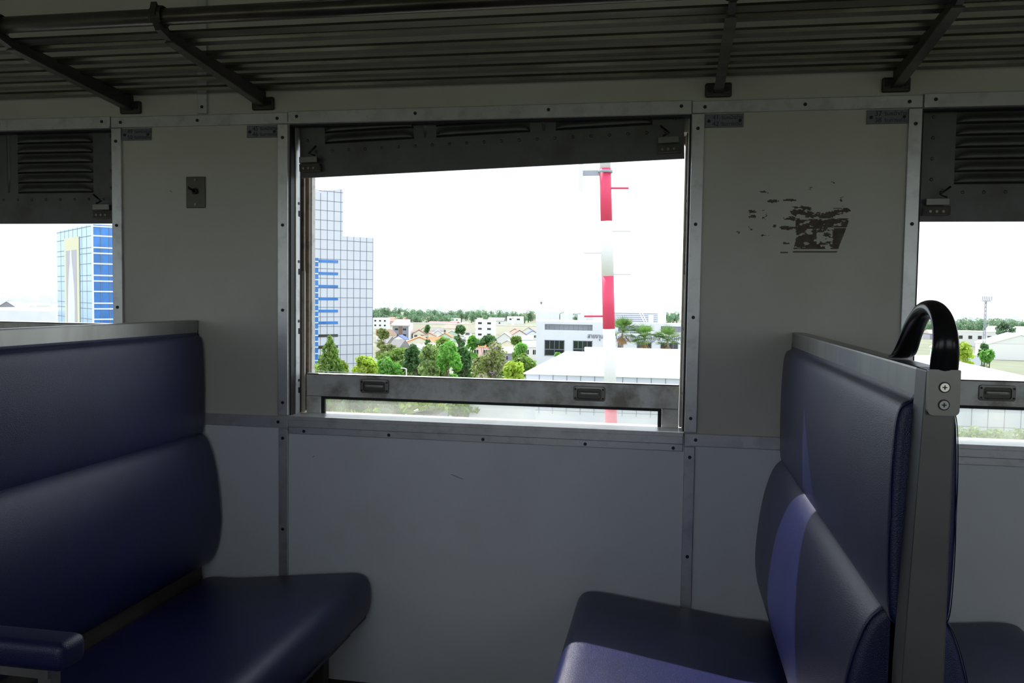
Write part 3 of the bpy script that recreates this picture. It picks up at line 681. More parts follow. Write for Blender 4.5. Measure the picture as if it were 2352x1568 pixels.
# ---- rotated face helper
def along(P, d, px):
    """point where the vertical plane of pixel column px meets the line P + t d (plan view)"""
    r_ = ray(px, hor(px)); # plan direction
    # CAM + s r = P + t d
    det = r_.x*(-d.y)+d.x*r_.y
    bx_, by_ = P.x-CAM.x, P.y-CAM.y
    t = (r_.x*by_-r_.y*bx_)/(-(r_.x*d.y-r_.y*d.x)) if False else None
    # solve [r.x -d.x; r.y -d.y][s t] = [bx by]
    D_ = -r_.x*d.y+d.x*r_.y
    s_ = (-bx_*d.y+d.x*by_)/D_; t_ = (r_.x*by_-r_.y*bx_)/D_
    return t_
dR = Vector((math.sin(R(39.6)), math.cos(R(39.6)), 0)); dL = Vector((-math.sin(R(50.4)), math.cos(R(50.4)), 0))
def zof(px, py, P):   # height seen at this pixel above plan point P
    d = ray(px, py); s_ = ((P.x-CAM.x)*d.x+(P.y-CAM.y)*d.y)/(d.x**2+d.y**2); return CAM.z+d.z*s_
# white panelled tower, face running along dR
P1 = X(720, 700, 92); P1.z = 0
tl = -12.0; t_a = 0; t_b = along(P1, dR, 787); t_c = along(P1, dR, 856)
base = Vector((P1.x, P1.y, gz(P1.x, P1.y))); tower = empty('panel_tower', base, 0); tag(tower, 'tall pale panelled tower with narrow blue window bands at the left of the middle window', 'building')
inv = Matrix.Translation(-base)
nL = Vector((dR.y, -dR.x, 0))  # outward normal (towards the line)
if nL.dot(CAM-P1) < 0: nL = -nL
def fp(t, z, o=0): return Vector((P1.x+dR.x*t+nL.x*o, P1.y+dR.y*t+nL.y*o, z))
Pb = fp(t_b, 0); Pc = fp(t_c, 0)
z_top1a = zof(722, 446, P1); z_top1b = zof(787, 434, Pb); z_top2 = zof(787, 542, Pb)
gb = base.z-2
def slab(t0, t1, z0, z1, z1b=None, o0=0, o1=-9, ):
    z1b = z1 if z1b is None else z1b
    a, b, c, d = fp(t0, z0, o0), fp(t1, z0, o0), fp(t1, z1b, o0), fp(t0, z1, o0)
    return [a, b, c, d], nL*(o1-o0)
m_ = MB(inv); pp, of = slab(tl, t_b, gb, z_top1a-1.5, z_top1b); m_.extr(pp, of); pp, of = slab(t_b, t_c, gb, z_top2, z_top2, 0, -9); m_.extr(pp, of)
m_.build('wall', 'panel_pale', tower)
jm = MB(inv); pw = t_c/9.0
k = -2
while tl < k*pw <= t_c+.01 or k < 0:
    t = k*pw; top = (z_top1a+(z_top1b-z_top1a)*max(0, t)/t_b) if t < t_b else z_top2
    pp, of = slab(t-.03, t+.03, gb, top, top, .02, 0); jm.extr(pp, of); k += 1
    if k > 9: break
zrow = []; z = zof(860, 545, Pc); zlast = gb
px_rows = [683, 710, 741, 770] 
z = z_top2
step = (zof(855, 563, Pc)-zof(855, 661, Pc))/4.6
k = -6
while True:
    zz = z_top2-.55-k*step
    if zz < gb+1: break
    if zz < z_top1b-.2:
        pp, of = slab(tl, t_b if zz > z_top2 else t_c, zz-.03, zz+.03, zz+.03, .02, 0); jm.extr(pp, of)
    k += 1
jm.build('panel_joints', 'joint', tower)
t_g = along(P1, dR, 730.5); t_s = along(P1, dR, 776)
zg = zof(724, 592, P1)
gc = MB(inv); pp, of = slab(tl, t_g, gb, zg, zg, .05, .02); gc.extr(pp, of); gco = gc.build('glass_column', 'glass_blue', tower)
mm_ = MB(inv)
for py in (600, 613, 628, 642, 657, 672, 686, 700, 714, 727, 741, 756, 770, 784, 797, 812, 828):
    zz = zof(724, py, P1); pp, of = slab(tl, t_g, zz-.06, zz+.06, zz+.06, .09, .05); mm_.extr(pp, of)
mm_.build('mullion', 'mullion_white', gco)
for py in (600, 628, 657.5, 686, 714, 741, 770.5, 797, 826):
    Pg = fp((t_g+t_s)/2, 0); zz = zof(753, py, Pg); pp, of = slab(t_g, t_s, zz-.16, zz+.16, zz+.16, .05, .02); MB(inv).extr(pp, of).build('window', 'glass_blue' if py < 640 else 'glass_dark' if py > 760 else 'glass_blue', tower)

# blue glass building in the left window
P2 = X(212, 600, 88); P2.z = 0
base = Vector((P2.x, P2.y, gz(P2.x, P2.y))); bl = empty('glass_building', base); tag(bl, 'blue glass building with a tall pale banner in the left window', 'building')
inv = Matrix.Translation(-base); gb = base.z-2
tl_ = along(P2, dL, 134); PL = P2+dL*tl_; ztL = zof(134, 532, PL); ztR = ztL
n1 = Vector((dL.y, -dL.x, 0)); n1 = n1 if n1.dot(CAM-P2) > 0 else -n1
n2 = Vector((dR.y, -dR.x, 0)); n2 = n2 if n2.dot(CAM-P2) > 0 else -n2
def qd(P, d, n, t0, t1, z0, z1, o0, o1):
    a = P+d*t0+n*o0; b = P+d*t1+n*o0
    return [Vector((a.x, a.y, z0)), Vector((b.x, b.y, z0)), Vector((b.x, b.y, z1)), Vector((a.x, a.y, z1))], n*(o1-o0)
tr_ = along(P2, dR, 330)
A0 = P2; A1 = P2+dL*tl_; A2 = P2+dL*tl_+dR*tr_; A3 = P2+dR*tr_
MB(inv).extr([Vector((q.x, q.y, gb)) for q in (A0, A1, A2, A3)], (0, 0, ztL-gb)).build('wall', 'panel_pale', bl)
pp, of = qd(P2, dL, n1, .15, tl_, gb, ztL, .08, .01); gA = MB(inv).extr(pp, of).build('light_glass_face', 'glass_light', bl)
pp, of = qd(P2, dR, n2, .1, tr_, gb, ztL, .08, .01); gB = MB(inv).extr(pp, of).build('blue_glass_face', 'glass_blue', bl)
fl = (ztL-gb)/11.5
mm_ = MB(inv); mn = MB(inv)
pys = [519, 541, 568, 581, 605, 632, 645, 669, 696, 709, 733, 757, 775, 800]
for i, py in enumerate(pys):
    zz = zof(214, py, P2); pp, of = qd(P2, dR, n2, 0, tr_, zz-.08, zz+.08, .14, .08); mm_.extr(pp, of)
    pp, of = qd(P2, dL, n1, 0, tl_, zz-.03, zz+.03, .11, .08); mn.extr(pp, of)
for k in range(1, 6): t = k*along(P2, dR, 232.5); pp, of = qd(P2, dR, n2, t-.04, t+.04, gb, ztL, .13, .08); mn.extr(pp, of)
for k in range(1, 8): t = k*tl_/8; pp, of = qd(P2, dL, n1, t-.02, t+.02, gb, ztL, .10, .08); mn.extr(pp, of)
pp, of = qd(P2, dR, n2, -.1, .1, gb, ztL, .16, .0); mm_.extr(pp, of)
mm_.build('mullion', 'mullion_white', gB); mn.build('mullion', 'joint', gA)
tb0 = along(P2, dL, 186); tb1 = along(P2, dL, 153)
zb0 = zof(170, 742, P2+dL*tb0); zb1 = zof(170, 542, P2+dL*tb0)
pp, of = qd(P2, dL, n1, tb0, tb1, zb0-3, zb1, .20, .12); bn = MB(inv).extr(pp, of).build('banner', 'banner_yellow', bl)
dt = (tb1-tb0)
pp, of = qd(P2, dL, n1, tb0+dt*.14, tb1-dt*.14, zb0-2.6, zb1-1.6, .24, .20); MB(inv).extr(pp, of).build('banner_panel', 'banner_grey', bn)
# plain robed outline on the banner
hh = zb1-zb0; tm = (tb0+tb1)/2
outl = [(-.22, -.02), (-.24, .2), (-.2, .42), (-.12, .62), (-.07, .70), (-.05, .82), (0, .86), (.05, .82), (.07, .70), (.12, .62), (.2, .42), (.24, .2), (.26, -.02)]
po = []
for u, v in outl: q = P2+dL*(tm+u*dt)+n1*.28; po.append(Vector((q.x, q.y, zb0+v*hh)))
MB(inv).extr(po, n1*-.04).build('banner_figure', 'banner_white', bn)
o = MB().box(X(-200, 720, 105).x, X(128, 720, 105).x, 105, 130, gz(-70, 105), X(60, 713, 105).z).build('flat_roof_building', 'office_white'); tag(o, 'long white flat roofed building left of the blue glass building', 'building')

# ---- houses
def house(px, pr, pe, wpx, roof, wall, lab, kind='gable', axis='x', eh=3.4, rz=0, dr=.9, name='house', wins=2, group='houses of the town', over=.35):
    D = (EYE-eh)*F_PX/max(4, pe-hor(px)); y = D+CAM.y
    c = X(px, pe, y); wd = wpx*D/F_PX; dp = wd*dr; rise = max(.2, (pe-pr)*D/F_PX)
    z0 = gz(c.x, y); o = empty(name, (c.x, y+dp/2, z0), rz); tag(o, lab, 'house' if name == 'house' else 'building', group)
    hw_, hd = wd/2-over, dp/2-over; eh = c.z-z0
    if kind == 'flat':
        MB().box(-wd/2, wd/2, -dp/2, dp/2, -1, eh-.05).build('wall', wall, o); MB().box(-wd/2-.1, wd/2+.1, -dp/2-.1, dp/2+.1, eh-.05, eh+rise).build('roof', roof, o); hd = dp/2; hw_ = wd/2
    else:
        MB().box(-hw_, hw_, -hd, hd, -1, eh).build('wall', wall, o)
        W, Dp = wd/2, dp/2; e = eh-.0
        if kind == 'hip':
            k = W*.45 if axis == 'x' else 0
            vs = [(-W, -Dp, e), (W, -Dp, e), (W, Dp, e), (-W, Dp, e), (-k, 0, e+rise), (k, 0, e+rise)]
            MB().add(vs, [(0, 1, 5, 4), (1, 2, 5), (2, 3, 4, 5), (3, 0, 4), (0, 3, 2, 1)]).build('roof', roof, o)
        elif axis == 'x':
            MB().extr([(-W, -Dp, e), (-W, -Dp, e+.15), (-W, 0, e+rise), (-W, Dp, e+.15), (-W, Dp, e)], (2*W, 0, 0)).build('roof', roof, o)
        else:   # gable faces the line: thin roof planes over a gable wall
            t_ = .14*max(1, wd/8)
            MB().extr([(-W, -Dp, e), (0, -Dp, e+rise), (W, -Dp, e), (W, -Dp, e-t_), (0, -Dp, e+rise-t_*1.4), (-W, -Dp, e-t_)], (0, 2*Dp, 0)).build('roof', roof, o)
            MB().extr([(-hw_, -hd, e-.05), (hw_, -hd, e-.05), (0, -hd, e+rise*(1-over/W)-t_*1.2)], (0, 2*hd, 0)).build('gable_wall', wall, o)
    for k in range(wins):
        xx = -hw_+(k+.5)*2*hw_/wins; ww = min(.7, hw_/wins*.45)
        f = MB().box(xx-ww, xx+ww, -hd-.06, -hd-.005, eh*.45, eh*.8).build('window', 'glass_dark', o)
        MB().box(xx-ww-.08, xx+ww+.08, -hd-.09, -hd-.061, eh*.8, eh*.8+.1).box(xx-.04, xx+.04, -hd-.09, -hd-.061, eh*.45, eh*.8).build('frame', 'mullion_white', f)
    return o
H = [
 (955, 772, 787, 72, 'tile_orange', 'wall_cream', 'cream house with a broad bright orange gable roof', 'gable', 'y', 3.4, .25),
 (995, 773, 783, 30, 'tile_orange', 'wall_white', 'small orange roofed house just right of the broad orange gable', 'gable', 'x', 3.2, .2),
 (1000, 777, 788, 26, 'tile_orange', 'wall_white', 'low orange roofed annex in front of the town houses', 'gable', 'x', 3.0, -.5),
 (915, 769, 779, 34, 'tile_blue', 'wall_white', 'small house with a bright blue gable roof', 'gable', 'y', 3.0, 0),
 (892, 757, 770, 30, 'tile_brown', 'wall_cream', 'brown hipped roof house beside the grey three storey house', 'hip', 'x', 3.4, .1),
 (872, 756, 770, 26, 'tile_red', 'wall_white', 'dark red roofed house touching the tower edge', 'gable', 'x', 3.6, .4),
 (880, 772, 788, 42, 'tile_grey', 'wall_cream', 'grey tiled house with a long slope near the tower', 'gable', 'x', 3.4, -.4),
 (912, 779, 798, 40, 'tile_grey', 'wall_white', 'dark grey tiled house left of the orange roof', 'gable', 'x', 3.2, -.5),
 (948, 790, 808, 62, 'sheet_white', 'wall_white', 'white gable roofed hall behind the front trees', 'gable', 'y', 4.0, .1),
 (985, 787, 797, 34, 'sheet_pale', 'wall_white', 'pale grey roofed house behind the bright front trees', 'gable', 'x', 3.4, -.3),
 (958, 756, 766, 32, 'tile_maroon', 'wall_cream', 'maroon gable roofed house in the middle of the town', 'gable', 'y', 3.4, .3),
 (972, 751, 760, 26, 'tile_red', 'wall_cream', 'red gable roofed house behind the maroon one', 'gable', 'y', 3.4, .2),
 (982, 763, 771, 34, 'tile_red', 'wall_cream', 'low red gabled house in front of the tan row', 'gable', 'y', 3.2, .2),
 (1002, 757, 768, 30, 'sheet_pale', 'wall_white', 'pale roofed house with orange edge in the town', 'gable', 'y', 3.4, .3),
 (1020, 764, 774, 36, 'tile_orange', 'wall_green', 'pale green gabled house with orange trim', 'gable', 'y', 3.4, .1),
 (1034, 758, 768, 38, 'sheet_pale', 'wall_green', 'pale green roofed house beside the street', 'gable', 'y', 3.8, .2),
 (1030, 745, 754, 44, 'tile_brown', 'wall_cream', 'brown hipped roof beside the street tree', 'hip', 'x', 4.5, 0),
 (1002, 752, 760, 30, 'tile_grey', 'wall_white', 'grey roofed house in the middle row of the town', 'gable', 'x', 3.6, .2),
 (1104, 783, 797, 50, 'tile_orange', 'wall_pink', 'pinkish house with orange hipped roof behind the lilac flowering tree', 'hip', 'x', 4.5, 0),
 (1156, 763, 783, 56, 'sheet_white', 'wall_white', 'white gabled house with a wide pale roof left of the office', 'gable', 'y', 3.8, .1),
 (1165, 780, 796, 60, 'sheet_white', 'wall_cream', 'low house with pale roof and small gable near the office', 'gable', 'y', 3.2, 0),
 (1172, 797, 812, 50, 'sheet_pale', 'wall_grey', 'grey walled shed in front of the low pale house', 'gable', 'x', 3.4, 0),
 (1188, 757, 770, 40, 'tile_red', 'wall_white', 'red gable roofed house left of the office', 'gable', 'y', 3.4, .3),
 (1180, 754, 762, 26, 'tile_red', 'wall_cream', 'small red roofed house at the back left of the office', 'gable', 'y', 3.4, .2),
 (1212, 751, 763, 36, 'tile_grey', 'wall_white', 'dark grey gabled house close beside the office', 'gable', 'y', 3.8, .1),
 (1220, 758, 767, 28, 'tile_blue', 'wall_white', 'small house with bluish roof beside the office wall', 'gable', 'y', 3.4, .3),
 (1206, 770, 781, 30, 'sheet_pale', 'wall_green', 'pale green roofed house half hidden near the office', 'gable', 'x', 3.2, .4),
 (1216, 783, 797, 40, 'sheet_white', 'wall_white', 'white house with a sloping roof against the office corner', 'gable', 'x', 4.4, .2),
 (1120, 754, 764, 26, 'tile_maroon', 'wall_white', 'maroon roofed house behind the white three storey block', 'gable', 'y', 3.4, .2),
 (1012, 738.5, 745, 70, 'tile_maroon', 'wall_white', 'long row with faded red roofs near the far trees', 'gable', 'x', 4.5, 0),
 (905, 728, 738, 46, 'tile_red', 'wall_pink', 'faded red roof beside the cream block', 'gable', 'x', 4.0, 0),
 (985, 727, 735, 26, 'tile_brown', 'wall_cream', 'brown roof among the far trees', 'hip', 'x', 4.5, 0),
 (1217, 720, 727, 40, 'tile_red', 'wall_pink', 'long salmon roofed hall in front of the far trees', 'gable', 'x', 4.5, 0),
 (1138, 729, 737, 40, 'tile_grey', 'wall_white', 'grey roofed warehouse in the far middle', 'gable', 'x', 4.5, 0),
 # right window
 (2176, 741, 745, 30, 'tile_red', 'wall_white', 'white house with a small red roof in the right window', 'hip', 'x', 7.0, 0),
 (2232, 741, 749, 18, 'wall_pink', 'wall_pink', 'pink gabled house end by the telecom mast', 'gable', 'y', 7.0, 0),
 (2268, 745, 749, 60, 'sheet_white', 'wall_pink', 'long pink building with pale roof below the telecom mast', 'gable', 'x', 6.0, 0),
 (2328, 747, 758, 52, 'tile_red', 'wall_white', 'house with red hipped roof at the right edge', 'hip', 'x', 5.5, 0),
 (2186, 776, 800, 60, 'sheet_white', 'wall_green', 'pale green gabled shed behind the grab handle', 'gable', 'y', 3.6, 0),
 (2170, 759, 767, 60, 'tile_tan', 'wall_grey', 'grey brown roof behind the green shed', 'gable', 'x', 3.0, 0),
 (2330, 752, 772, 80, 'sheet_white', 'wall_white', 'white shed roof behind the big white hall', 'gable', 'x', 4.0, 0),
]
for h in H: house(*h[:6], h[6], h[7], h[8], h[9], h[10])
# left window warehouses
for h in [(15, 690, 706, 60, 'tile_grey', 'wall_grey', 'grey gabled warehouse at the left picture edge', 'gable', 'y', 4.0, 0),
          (60, 694, 702, 60, 'sheet_white', 'wall_white', 'long white roofed warehouse in the left window', 'gable', 'x', 6.0, 0),
          (92, 693, 700, 26, 'tile_red', 'wall_cream', 'rust coloured roof in the left window', 'gable', 'x', 5.0, 0),
          (110, 697, 704, 46, 'sheet_white', 'wall_white', 'white warehouse beside the blue glass building', 'gable', 'x', 5.0, 0),
          (45, 691, 698, 34, 'tile_orange', 'wall_cream', 'distant orange roof above the white warehouse in the left window', 'gable', 'x', 5.0, 0)]: house(*h)
def block(px, pt, pb_h, wpx, wall, lab, rows=2, cols_=4, hgt=8, name='apartment_block', dr=.6, roof='roof_white', wm_='glass_dark', D=None, extra=None):
    D = D or (EYE-hgt)*F_PX/max(3, pt-hor(px)); y = D+CAM.y; c = X(px, pt, y); wd = wpx*D/F_PX; z0 = gz(c.x, y); H_ = c.z-z0
    o = empty(name, (c.x, y, z0)); tag(o, lab, 'building')
    MB().box(-wd/2, wd/2, 0, wd*dr, -1, H_-.2).build('wall', wall, o); MB().box(-wd/2-.15, wd/2+.15, -.15, wd*dr+.15, H_-.2, H_).build('roof', roof, o)
    vis = pb_h*D/F_PX
    for r_ in range(rows):
        for k in range(cols_):
            xx = -wd/2+(k+.5)*wd/cols_; zz = H_-vis*(r_+.62)/rows
            f = MB().box(xx-wd/cols_*.2, xx+wd/cols_*.2, -.06, -.005, zz-vis/rows*.17, zz+vis/rows*.17).build('window', wm_, o)
    return o
block(920, 717, 18, 40, 'wall_cream', 'cream two storey block in front of the far trees', 2, 3, 8)
b_ = block(920, 748, 27, 40, 'wall_grey', 'grey and white three storey house with a tan roof', 2, 2, 7.0, 'modern_house', .8)
b_['category'] = 'house'
D_ = (EYE-7.0)*F_PX/(748-hor(920)); wdt = 40*D_/F_PX
MB().extr([(-wdt*.58, -.8, 6.8), (wdt*.55, -.8, 6.8), (wdt*.46, wdt*.5, 9.6), (-wdt*.46, wdt*.5, 9.6)], (0, 0, .25)).build('tan_roof', 'tile_tan', b_)
MB().box(-.9, .9, -.12, -.06, 1, 6.6).build('brown_panel', 'wall_brown', b_)
MB().box(wdt*.5, wdt*.62, -.1, wdt*.5, 0, 8.2).build('white_fin', 'wall_white', b_)
block(1113, 734, 40, 44, 'wall_white', 'white three storey block beside the street', 3, 2, 10.5)
block(1102, 730, 8, 12, 'wall_white', 'small stair tower with pale blue cap on the white block', 1, 1, 11, 'stair_tower')
block(873, 730, 22, 36, 'wall_white', 'white two storey building touching the tower edge', 2, 3, 8)
block(1010, 743, 11, 150, 'wall_cream', 'long beige warehouse wall across the town', 1, 1, 6, 'warehouse', .3, 'tile_tan', 'wall_cream')
block(1196, 748, 8, 120, 'wall_cream', 'beige factory wall left of the office', 1, 1, 6, 'warehouse', .3, 'tile_tan', 'wall_cream')
block(1182, 727, 10, 36, 'wall_white', 'white hall with a square turret in the far middle', 1, 2, 7.5)
block(1284, 721, 10, 24, 'wall_blue', 'bright blue building behind the office roof', 1, 2, 9)
block(1240, 716, 8, 30, 'wall_white', 'pale flat building behind the office', 1, 2, 9)
block(1178, 729, 3, 6, 'wall_white', 'small white turret in the far middle', 1, 1, 10, 'stair_tower')
block(1040, 731, 6, 30, 'wall_white', 'low white blocks near the far trees', 1, 3, 7)
block(2262, 761, 42, 112, 'wall_white', 'white three storey flats in the right window', 2, 6, 8, dr=.4)
block(2203, 746, 8, 22, 'wall_blue', 'dull blue building beside the small red roof', 1, 1, 7)
block(2215, 814, 20, 80, 'panel_hall', 'low pale panelled shed in the right window', 1, 1, 4.0, 'panel_shed', .5, 'roof_white', 'panel_hall')
hh_ = house(2345, 768, 790, 130, 'sheet_white', 'wall_white', 'big plain white gabled hall at the right edge', 'gable', 'y', 5.5, 0, .6, wins=0)

# dome and slim tower far away
p_ = X(1157, 712, 1500); dome = empty('domed_hall', (p_.x, 1500, gz(p_.x, 1500))); tag(dome, 'pale hall with pointed dome on the horizon', 'building')
zb = p_.z-gz(p_.x, 1500); s_ = 1500/F_PX
MB().box(-15*s_, 15*s_, 0, 20, 0, zb+1*s_).build('wall', 'stone_hazed', dome); MB().box(-9*s_, 9*s_, 2, 18, zb+1*s_, zb+6*s_).build('upper_tier', 'stone_hazed', dome)
MB().tube((0, 10, zb+6*s_), (0, 10, zb+10*s_), 6.5*s_, 16, 5.5*s_).tube((0, 10, zb+10*s_), (0, 10, zb+15*s_), 5.5*s_, 16, 2*s_).tube((0, 10, zb+15*s_), (0, 10, zb+19*s_), 1.2*s_, 8, .1).build('dome', 'stone_hazed', dome)
p_ = X(1243, 712, 1400); wt = empty('water_tower', (p_.x, 1400, gz(p_.x, 1400))); tag(wt, 'slim water tower on the horizon', 'tower'); zb = p_.z-gz(p_.x, 1400)
MB().tube((0, 0, 0), (0, 0, zb+10), .8, 8).build('stem', 'stone_hazed', wt); MB().tube((0, 0, zb+10), (0, 0, zb+14), 1.5, 10, 2).build('tank', 'wall_grey', wt)

# telecom mast in the right window
YT = 330; p_ = X(2262, 745, YT); tm_ = empty('telecom_mast', (p_.x, YT, gz(p_.x, YT))); tag(tm_, 'grey lattice telecom mast in the right window', 'mast'); s_ = YT/F_PX
zt_ = X(2262, 690, YT).z-tm_.location.z
lt = MB(); 
for sx, sy in ((-1, -1), (1, -1), (1, 1), (-1, 1)): lt.tube((sx*2.4*s_, sy*2.4*s_, 0), (sx*1.3*s_, sy*1.3*s_, zt_), .08, 5)
nseg = 16
for k in range(nseg):
    z0, z1 = zt_*k/nseg, zt_*(k+1)/nseg; w0 = (2.4-1.1*k/nseg)*s_; w1 = (2.4-1.1*(k+1)/nseg)*s_
    for a, b in (((-1, -1), (1, -1)), ((1, -1), (1, 1)), ((1, 1), (-1, 1)), ((-1, 1), (-1, -1))): lt.tube((a[0]*w0, a[1]*w0, z0), (b[0]*w1, b[1]*w1, z1), .05, 4)
lt.build('lattice', 'mast_grey', tm_)
MB().box(-8*s_, 8*s_, -1, 1, zt_-.3, zt_).build('platform', 'mast_grey', tm_)
for k in range(6):
    xx = (-9+k*3.6)*s_; MB().box(xx-.12, xx+.12, -1.2, -.9, zt_+.2*s_, zt_+9*s_).build('antenna', 'mast_grey', tm_)
MB().tube((0, 0, zt_), (0, 0, zt_+15*s_), .07, 6).build('spike', 'mast_grey', tm_)

# street lamp, overhead wires
YL = 58; a = X(933, 900, YL); lz = gz(a.x, YL); lp = empty('street_lamp', (a.x, YL, lz)); tag(lp, 'slim pale street lamp in front of the green trees', 'street lamp')
h_ = X(932, 847, YL).z-lz; MB().tube((0, 0, 0), (0, 0, h_), .06, 8, .045).build('pole', 'lamp_white', lp); MB().tube((0, 0, h_), (-.25, 0, h_+.06), .04, 6).build('arm', 'lamp_white', lp); MB().box(-.42, -.18, -.05, .05, h_+.02, h_+.08).build('lamp_head', 'lamp_white', lp)
YWr = 30
for i, (pts, lab) in enumerate([(((600, 842), (722, 851), (850, 858), (1000, 868)), 'thin overhead cable crossing in front of the trees, the upper one'), (((600, 851), (722, 858), (850, 864), (960, 870)), 'thin overhead cable crossing in front of the trees, the lower one')]):
    m_ = MB()
    P_ = [X(*q, YWr) for q in pts]
    for a, b in zip(P_, P_[1:]): m_.tube(a, b, .012, 5)
    tag(m_.build('overhead_cable', 'mast_grey'), lab, 'cable', 'overhead cables')

# cars in the street
for i, (py, mm) in enumerate([(788, 'car_dark'), (795, 'car_white'), (779, 'car_white'), (771, 'car_dark'), (764, 'car_white'), (757, 'car_white'), (752, 'car_red'), (746, 'car_white')]):
    D = EYE*F_PX/(py-hor(1072)); y = D+CAM.y; x = roadx(y)+(1.2 if i % 2 else -1.4); c = empty('car', (x, y, gz(x, y)+.1))
    tag(c, {'car_dark': 'dark car in the distant street', 'car_white': 'white car in the distant street', 'car_red': 'red car in the distant street'}[mm], 'car', 'cars in the distant street')
    MB().extr([(-.9, -2.1, .3), (-.9, -2.1, .8), (-.9, -1.2, .95), (-.9, -.6, 1.45), (-.9, 1.2, 1.45), (-.9, 1.9, .95), (-.9, 2.1, .9), (-.9, 2.1, .3)], (1.8, 0, 0)).build('body', mm, c, bevel=.06)
    MB().box(-.75, .75, -1.25, -1.0, .98, 1.35).build('windscreen', 'glass_dark', c)
    for sx in (-1, 1):
        for sy in (-1.3, 1.3): MB().tube((sx*.75, sy, .3), (sx*.95, sy, .3), .32, 10).build('wheel', 'rubber', c)

# ---- trees
def foliage(lumps, n, size, seed):
    rnd = random.Random(seed); vs = []; fs = []
    tot = sum(r[3]**2 for r in lumps)
    for (cx, cy, cz, r, *e) in lumps:
        ez = e[0] if e else 1
        for _ in range(int(n*r*r/tot)):
            while True:
                v = Vector((rnd.uniform(-1, 1), rnd.uniform(-1, 1), rnd.uniform(-1, 1)))
                if .02 < v.length < 1: break
            v = v.normalized()*(.45+.6*rnd.random()**.6); p = Vector((cx+v.x*r, cy+v.y*r, cz+v.z*r*ez))
            nrm = (v+Vector((rnd.gauss(0, .6), rnd.gauss(0, .6), rnd.gauss(.3, .6)))).normalized(); a = nrm.orthogonal().normalized(); a = (Matrix.Rotation(rnd.uniform(0, 6.28), 3, nrm) @ a); b = nrm.cross(a)
            s = size*rnd.uniform(.6, 1.3); k = len(vs)
            vs += [p-a*s, p-b*s*.55, p+a*s, p+b*s*.55]; fs.append((k, k+1, k+2, k+3))
    return vs, fs
def mk_tree(name, x, y, h, shape, leaf, bark, lab, seed, rad=None, n=2600, size=.28, group='trees below the line', wpx=None, sx=1):
    rnd = random.Random(seed); z0 = gz(x, y); o = empty(name, (x, y, z0)); tag(o, lab, 'tree', group)
    r = rad or h*.28; L_ = []; Hc = min(h*.8, r*3.2)
    if shape == 'cone':
        for k in range(30): t = k/29; rr = r*min(1, (1-t)*1.25)**.9; a = rnd.uniform(0, 6.28); L_.append((math.cos(a)*rr*.45, math.sin(a)*rr*.45, h-Hc+Hc*t*.97, rr*.55+.12, 1.1))
    elif shape == 'round':
        for k in range(22):
            v = Vector((rnd.gauss(0, 1), rnd.gauss(0, 1), rnd.gauss(0, 1))).normalized()*rnd.uniform(.45, .68); L_.append((v.x*r, v.y*r, h-r*1.05+v.z*r*1.05, r*rnd.uniform(.30, .42), .9))
    elif shape == 'spread':
        for k in range(26): a = rnd.uniform(0, 6.28); q = rnd.random()**.5; L_.append((math.cos(a)*q*r*.85, math.sin(a)*q*r*.85, h-r*.12-rnd.random()*r*.55-q*r*.2, r*rnd.uniform(.18, .30), .5))
    elif shape == 'loose':
        for k in range(34): a = rnd.uniform(0, 6.28); q = rnd.random()**.6; t = rnd.random()**.8; wv = math.sqrt(max(.08, 1-t*t)); L_.append((math.cos(a)*q*r*.85*wv, math.sin(a)*q*r*.85*wv, h-Hc*.62+Hc*.58*t, r*rnd.uniform(.18, .36), 1.15))
    L_.sort(key=lambda q: -q[2])
    for k in range(10): a = rnd.uniform(0, 6.28); L_.append((math.cos(a)*r*.5, math.sin(a)*r*.5, rnd.uniform(.3, 1)*max(.5, h-Hc*.75), r*.5, 1))
    vs, fs = foliage(L_, n, size, seed)
    MB().add(vs, fs).build('foliage', leaf, o)
    tm2 = MB().tube((0, 0, -.5), (rnd.uniform(-.2, .2), 0, h*.75), r*.06+.05, 8, .05)
    for k in range(7):
        L0 = L_[rnd.randrange(len(L_))]; zz = h*rnd.uniform(.3, .6); tm2.tube((0, 0, zz), (L0[0], L0[1], max(zz+.2, L0[2])), .07, 5, .02)
    tm2.build('trunk', bark, o)
    return o, L_
def tree_px(px, ptop, wpx, D, *a, **k):
    y = D+CAM.y; t = X(px, ptop, y); h = t.z-gz(t.x, y); return mk_tree(a[0], t.x, y, h, *a[1:], rad=wpx*D/F_PX/2, **k)
